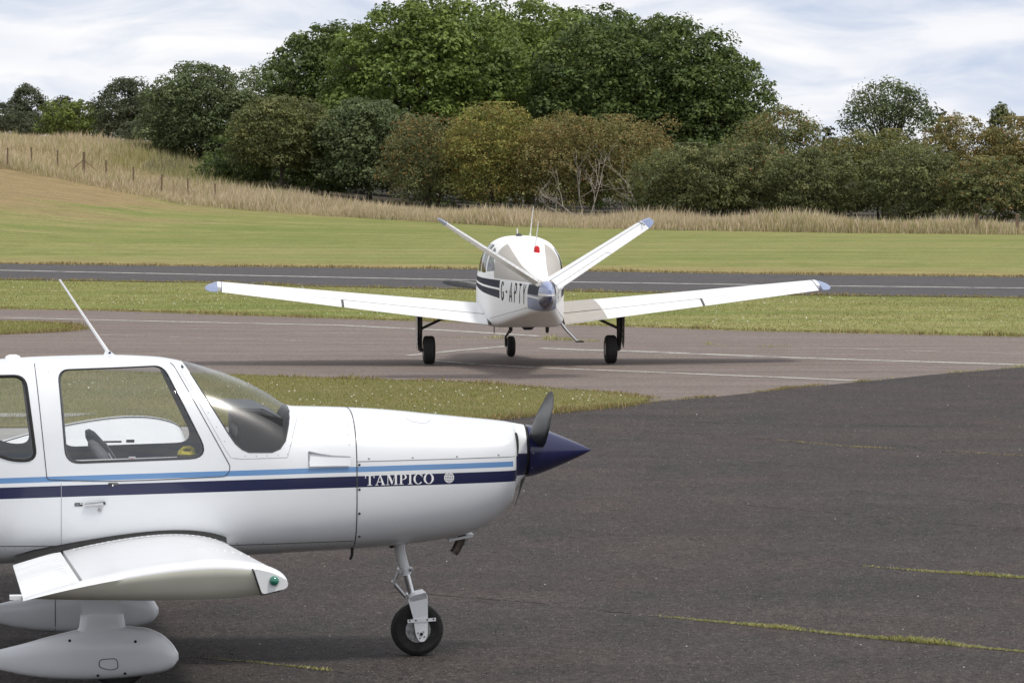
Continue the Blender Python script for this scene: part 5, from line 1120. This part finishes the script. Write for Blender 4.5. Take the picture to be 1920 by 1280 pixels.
for s in (-1, 1):
    m = MB(); m.box((.2, s*.28 - .2, 1.0), (.32, s*.28 + .2, 1.62), Matrix.Rotation(.15, 3, 'Y')); m.build('seat_back', 'fabric', bon)
    root = (s*.56 - .04, 1.38, .765, 2.16, math.radians(2.8), .155, .022); tip = (s*4.85 - .02, .86, 1.248, 1.07, math.radians(3.6), .118, .022)
    S = lambda k: lerp_sec(root, tip, k)
    kf = (2.86 - .58)/(4.80 - .58)
    W_ = wing('wing', [S(0), S(.5), S(1)], 0, .745, 'bonwhite', bon)
    wing('flap', [S(.012), S(kf - .004)], .757, 1.0, 'bonwhite', bon, n=8); wing('aileron', [S(kf + .006), S(.985)], .752, 1.0, 'bonwhite', bon, n=8)
    m = MB(); m.tube([wing_pt(S(k), .751, True, -.001) for k in np.linspace(0, kf, 8)], .0055, 5); m.build('flap_gap', 'seam', W_)
    m = MB(); m.tube([wing_pt(S(k), .749, True, .0) for k in np.linspace(kf, .985, 8)], .004, 5); m.build('aileron_gap', 'seamlight', W_)
    m = MB(); m.tube([wing_pt(S(kf), t, True, .0) for t in np.linspace(.745, .99, 6)], .007, 5); m.build('flap_end_gap', 'seam', W_)
    # pointed blue grey tip
    tsecs = []
    for k, (dy, cs, xo, zo) in enumerate(((0, 1, 0, 0), (.06, .93, -.03, .002), (.12, .76, -.12, .008), (.17, .50, -.26, .014), (.20, .20, -.42, .02))):
        tsecs.append((tip[0] + s*dy, tip[1] + xo, tip[2] + zo - (0 if k == 0 else .012*k), tip[3]*cs, tip[4], tip[5], tip[6]))
    wt = wing('wing_tip', tsecs, 0, 1.0, 'bluegrey', bon, n=14)
    m = MB(); m.tube([wing_pt(S(.985), t, True, .002) for t in np.linspace(.02, .98, 14)], .006, 5); m.build('tip_stripe', 'navy', wt)
    if s < 0:
        v, f = [], []
        for k in (.012, .06, .11, .152):
            for t in np.linspace(.18 + .0*k, .995, 16): v.append(wing_pt(S(k + (.0 if k < .1 else .03*(t - .3))), t, True, .004 if t < .99 else .006))
        f = [(i*16+j, i*16+j+1, (i+1)*16+j+1, (i+1)*16+j) for i in range(3) for j in range(15)]
        mesh('walkway', v, f, 'taupe', W_)
        m = MB(); m.tube([wing_pt(S(k), .751, True, .005) for k in np.linspace(.0, .16, 4)], .007, 5); m.build('walkway_gap', 'seam', W_)
    else:
        m = MB(); m.tube([wing_pt(S(.004), t, True, .004) for t in np.linspace(.1, .99, 20)], .018, 6); m.build('root_seal', 'darkgrey', W_)
    # main gear
    yw = s*1.462
    m = MB(); m.lathe([(-.085, .11), (-.095, .16), (-.085, .205), (-.055, .228), (.055, .228), (.085, .205), (.095, .16), (.085, .11)], (0, yw, .228), (0, 1, 0), 30); wh = m.build('main_wheel', 'tyre', bon)
    for g in (-.05, -.017, .017, .05):
        m = MB(); m.lathe([(-.004, .2285), (.004, .2285)], (0, yw + g, .228), (0, 1, 0), 30); m.build('tread_groove', 'black', wh)
    m = MB(); m.lathe([(-.09, .03), (-.09, .10), (.09, .10), (.09, .03)], (0, yw, .228), (0, 1, 0), 20); m.build('hub', 'hub', wh)
    m = MB(); m.tube([(.05, yw + s*.14, .22), (.05, yw + s*.145, .48), (.06, yw + s*.145, .88)], [.034, .042, .05], 10); m.tube([(.03, yw, .228), (.03, yw + s*.15, .228)], .03, 8); lg = m.build('main_leg', 'gear', bon)
    m = MB(); m.tube([(.06, yw + s*.13, .56), (.10, yw - s*.38, .80)], .022, 8); m.build('drag_brace', 'gear', bon)
    m = MB(); m.tube([(-.02, yw + s*.13, .30), (-.08, yw + s*.13, .38), (-.02, yw + s*.13, .47)], .016, 6); m.build('torque_link', 'gear', bon)
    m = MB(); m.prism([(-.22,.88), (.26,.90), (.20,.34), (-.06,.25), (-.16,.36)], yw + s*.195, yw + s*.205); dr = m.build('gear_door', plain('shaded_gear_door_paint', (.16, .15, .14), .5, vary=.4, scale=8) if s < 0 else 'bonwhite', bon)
    for z in (.42, .52, .62, .72): m = MB(); m.tube([(-.17, yw + s*.192, z), (.20, yw + s*.192, z + .02)], .008, 5); m.build('door_rib', 'gear', dr)
    # vee tail
    def vee(o): o.location = (0, -.012 + s*.045, 1.405); o.rotation_euler = (s*math.radians(32.5), 0, 0); return o
    r0 = (s*.0, -3.26, 0, 1.10, math.radians(1.5), .10, 0); r1 = (s*1.70, -3.58, 0, .75, math.radians(1.5), .09, 0); T = lambda k: lerp_sec(r0, r1, k)
    de = math.radians(13.0 if s < 0 else -3.0)
    def turn(p, sx, de=de):
        hx = sx[1] - .60*sx[3]; hz = -.60*sx[3]*math.sin(sx[4]); dx, dz = p.x - hx, p.z - hz
        return Vector((hx + dx*math.cos(de) - dz*math.sin(de)*-1*0 - dz*math.sin(de), p.y, hz + dz*math.cos(de) + dx*math.sin(de)))
    st = vee(wing('stabiliser', [T(0), T(.5), T(1)], 0, .60, 'bonwhite', bon, n=14))
    rv = vee(wing('ruddervator', [T(.05 + .95*i/40) for i in range(41)], .605, 1.0, 'bonwhite', bon, n=6, rot=turn, ribs=.0035, angle=20))
    def sub(o, par): o.parent = par; return o
    tsec = [T(1), (s*1.75, -3.62, 0, .69, .026, .085, 0), (s*1.80, -3.70, 0, .57, .026, .075, 0), (s*1.83, -3.78, 0, .41, .026, .06, 0)]
    vee(wing('fin_tip', tsec, 0, .60, 'bluegrey', bon, n=10)); vee(wing('fin_tip', tsec, .605, 1.0, 'bluegrey', bon, n=6, rot=turn))
    m = MB(); m.tube([wing_pt(T(k), .602, True, .001) for k in np.linspace(.03, 1, 6)], .0045, 5); m.build('hinge_line', 'seamlight', st)
    m = MB(); m.tube([turn(wing_pt(T(k), t, True, .002), T(k)) for k, t in ((.05, .86), (.58, .86), (.60, .99))], .004, 5); m.build('trim_tab_line', 'seamlight', rv)
    m = MB(); m.tube([wing_pt(T(.985), t, True, .003) for t in np.linspace(.05, .95, 8)], .008, 5); m.build('tip_stripe', 'navy', st)
    # registration
    letters, W = words('G-APTY', SANS, .34); k = 1.62/W
    for q in letters:
        decal('letter', q, (lambda a, b, e: BB.on(-1.48 - a*k, 1.075 + b*.30, 1, .005 + e)) if s > 0 else (lambda a, b, e: BB.on(-3.10 + a*k, 1.075 + b*.30, -1, .005 + e)), 'letterblack', bon)
    seam(BB, [(-.7,.76), (-2.0,.90), (-3.9,1.10)], s, .004, 'seamlight', bon, 'panel_seam')
# nose gear, spinner, propeller
m = MB(); m.lathe([(-.055, .08), (-.068, .12), (-.055, .155), (-.03, .172), (.03, .172), (.055, .155), (.068, .12), (.055, .08)], (2.18, -.045, .172), (0, 1, 0), 28); nw = m.build('nose_wheel', 'tyre', bon)
m = MB(); m.lathe([(-.068, .02), (-.066, .085), (.066, .085), (.068, .02)], (2.18, -.045, .172), (0, 1, 0), 20); m.build('hub', 'hub', nw)
m = MB(); m.tube([(2.18, .04, .172), (2.17, .045, .33), (2.15, .0, .40), (2.13, -.03, .46)], .020, 8); m.tube([(2.13, -.035, .44), (2.10, -.04, .70)], .032, 10); m.tube([(2.05, -.04, .50), (2.02, -.04, .44), (2.10, -.01, .40)], .016, 6); m.build('nose_leg', 'gear', bon)
for s in (-1, 1): m = MB(); m.prism([(2.4,.66), (1.9,.64), (1.95,.47), (2.3,.47)], -.04 + s*.20, -.04 + s*.208); m.build('nose_gear_door', 'bonwhite', bon)
m = MB(); m.lathe([(0, .19), (.05, .18), (.16, .13), (.25, .07), (.31, .01)], (3.055, -.04, 1.08), (1, 0, 0), 28); m.build('spinner', 'bonwhite', bon)
for s in (1, -1): blade(bon, (3.10, -.04, 1.10), (0, .985*s, .10*s if s > 0 else .16), 1.08, 0.85, 'blade')
# roof and belly fittings
m = MB(); m.tube([(.05, -.163, 2.03), (.02, -.17, 2.10), (-.08, -.205, 2.525)], [.020, .010, .006], 8); m.build('whip_aerial', 'bonwhite', bon)
m = MB(); m.tube([(-1.0, -.15, 1.89), (-1.02, -.15, 1.905), (-1.12, -.19, 2.30)], [.03, .010, .006], 8); m.build('whip_aerial', 'bonwhite', bon)
m = MB(); m.tube([(.3, .017, 2.03), (.3, .017, 2.165)], .010, 8); m.build('stub_aerial', 'bonwhite', bon)
m = MB(); m.lathe([(-.12, .01), (-.06, .05), (.06, .05), (.12, .01)], (.2, 0, 2.035), (1, 0, 0), 14); m.build('roof_vent', 'darkgrey', bon)
m = MB(); m.lathe([(-.03, .045), (.06, .048), (.10, .044), (.125, .030), (.137, .004)], (-1.28, -.15, 1.785), (0, 0, 1), 16); bc = m.build('beacon', 'red', bon)
m = MB(); m.lathe([(-.02, .055), (.0, .055)], (-1.28, -.15, 1.775), (0, 0, 1), 16); m.build('beacon_base', 'white', bc)
m = MB(); m.lathe([(-.10, .01), (-.06, .05), (.06, .05), (.10, .01)], (-.3, -.10, .605), (0, 1, 0), 14); m.build('belly_aerial', 'darkgrey', bon)
m = MB(); m.lathe([(0, .03), (.07, .028), (.10, .015)], (-.5, -.39, .615), (0, 0, -1), 10); m.build('belly_light', 'gear', bon)
m = MB(); m.tube([(-.3, .44, .62), (-.3, .44, .51)], .008, 6); m.build('drain_mast', 'gear', bon)
m = MB(); m.tube([(-.85, -.58, .68), (-.85, -.66, .575), (-.85, -.83, .40)], .022, 10); stp = m.build('boarding_step', 'chrome', bon)
m = MB(); m.box((-.93, -.93, .385), (-.77, -.81, .405)); m.build('step_pad', 'black', stp)
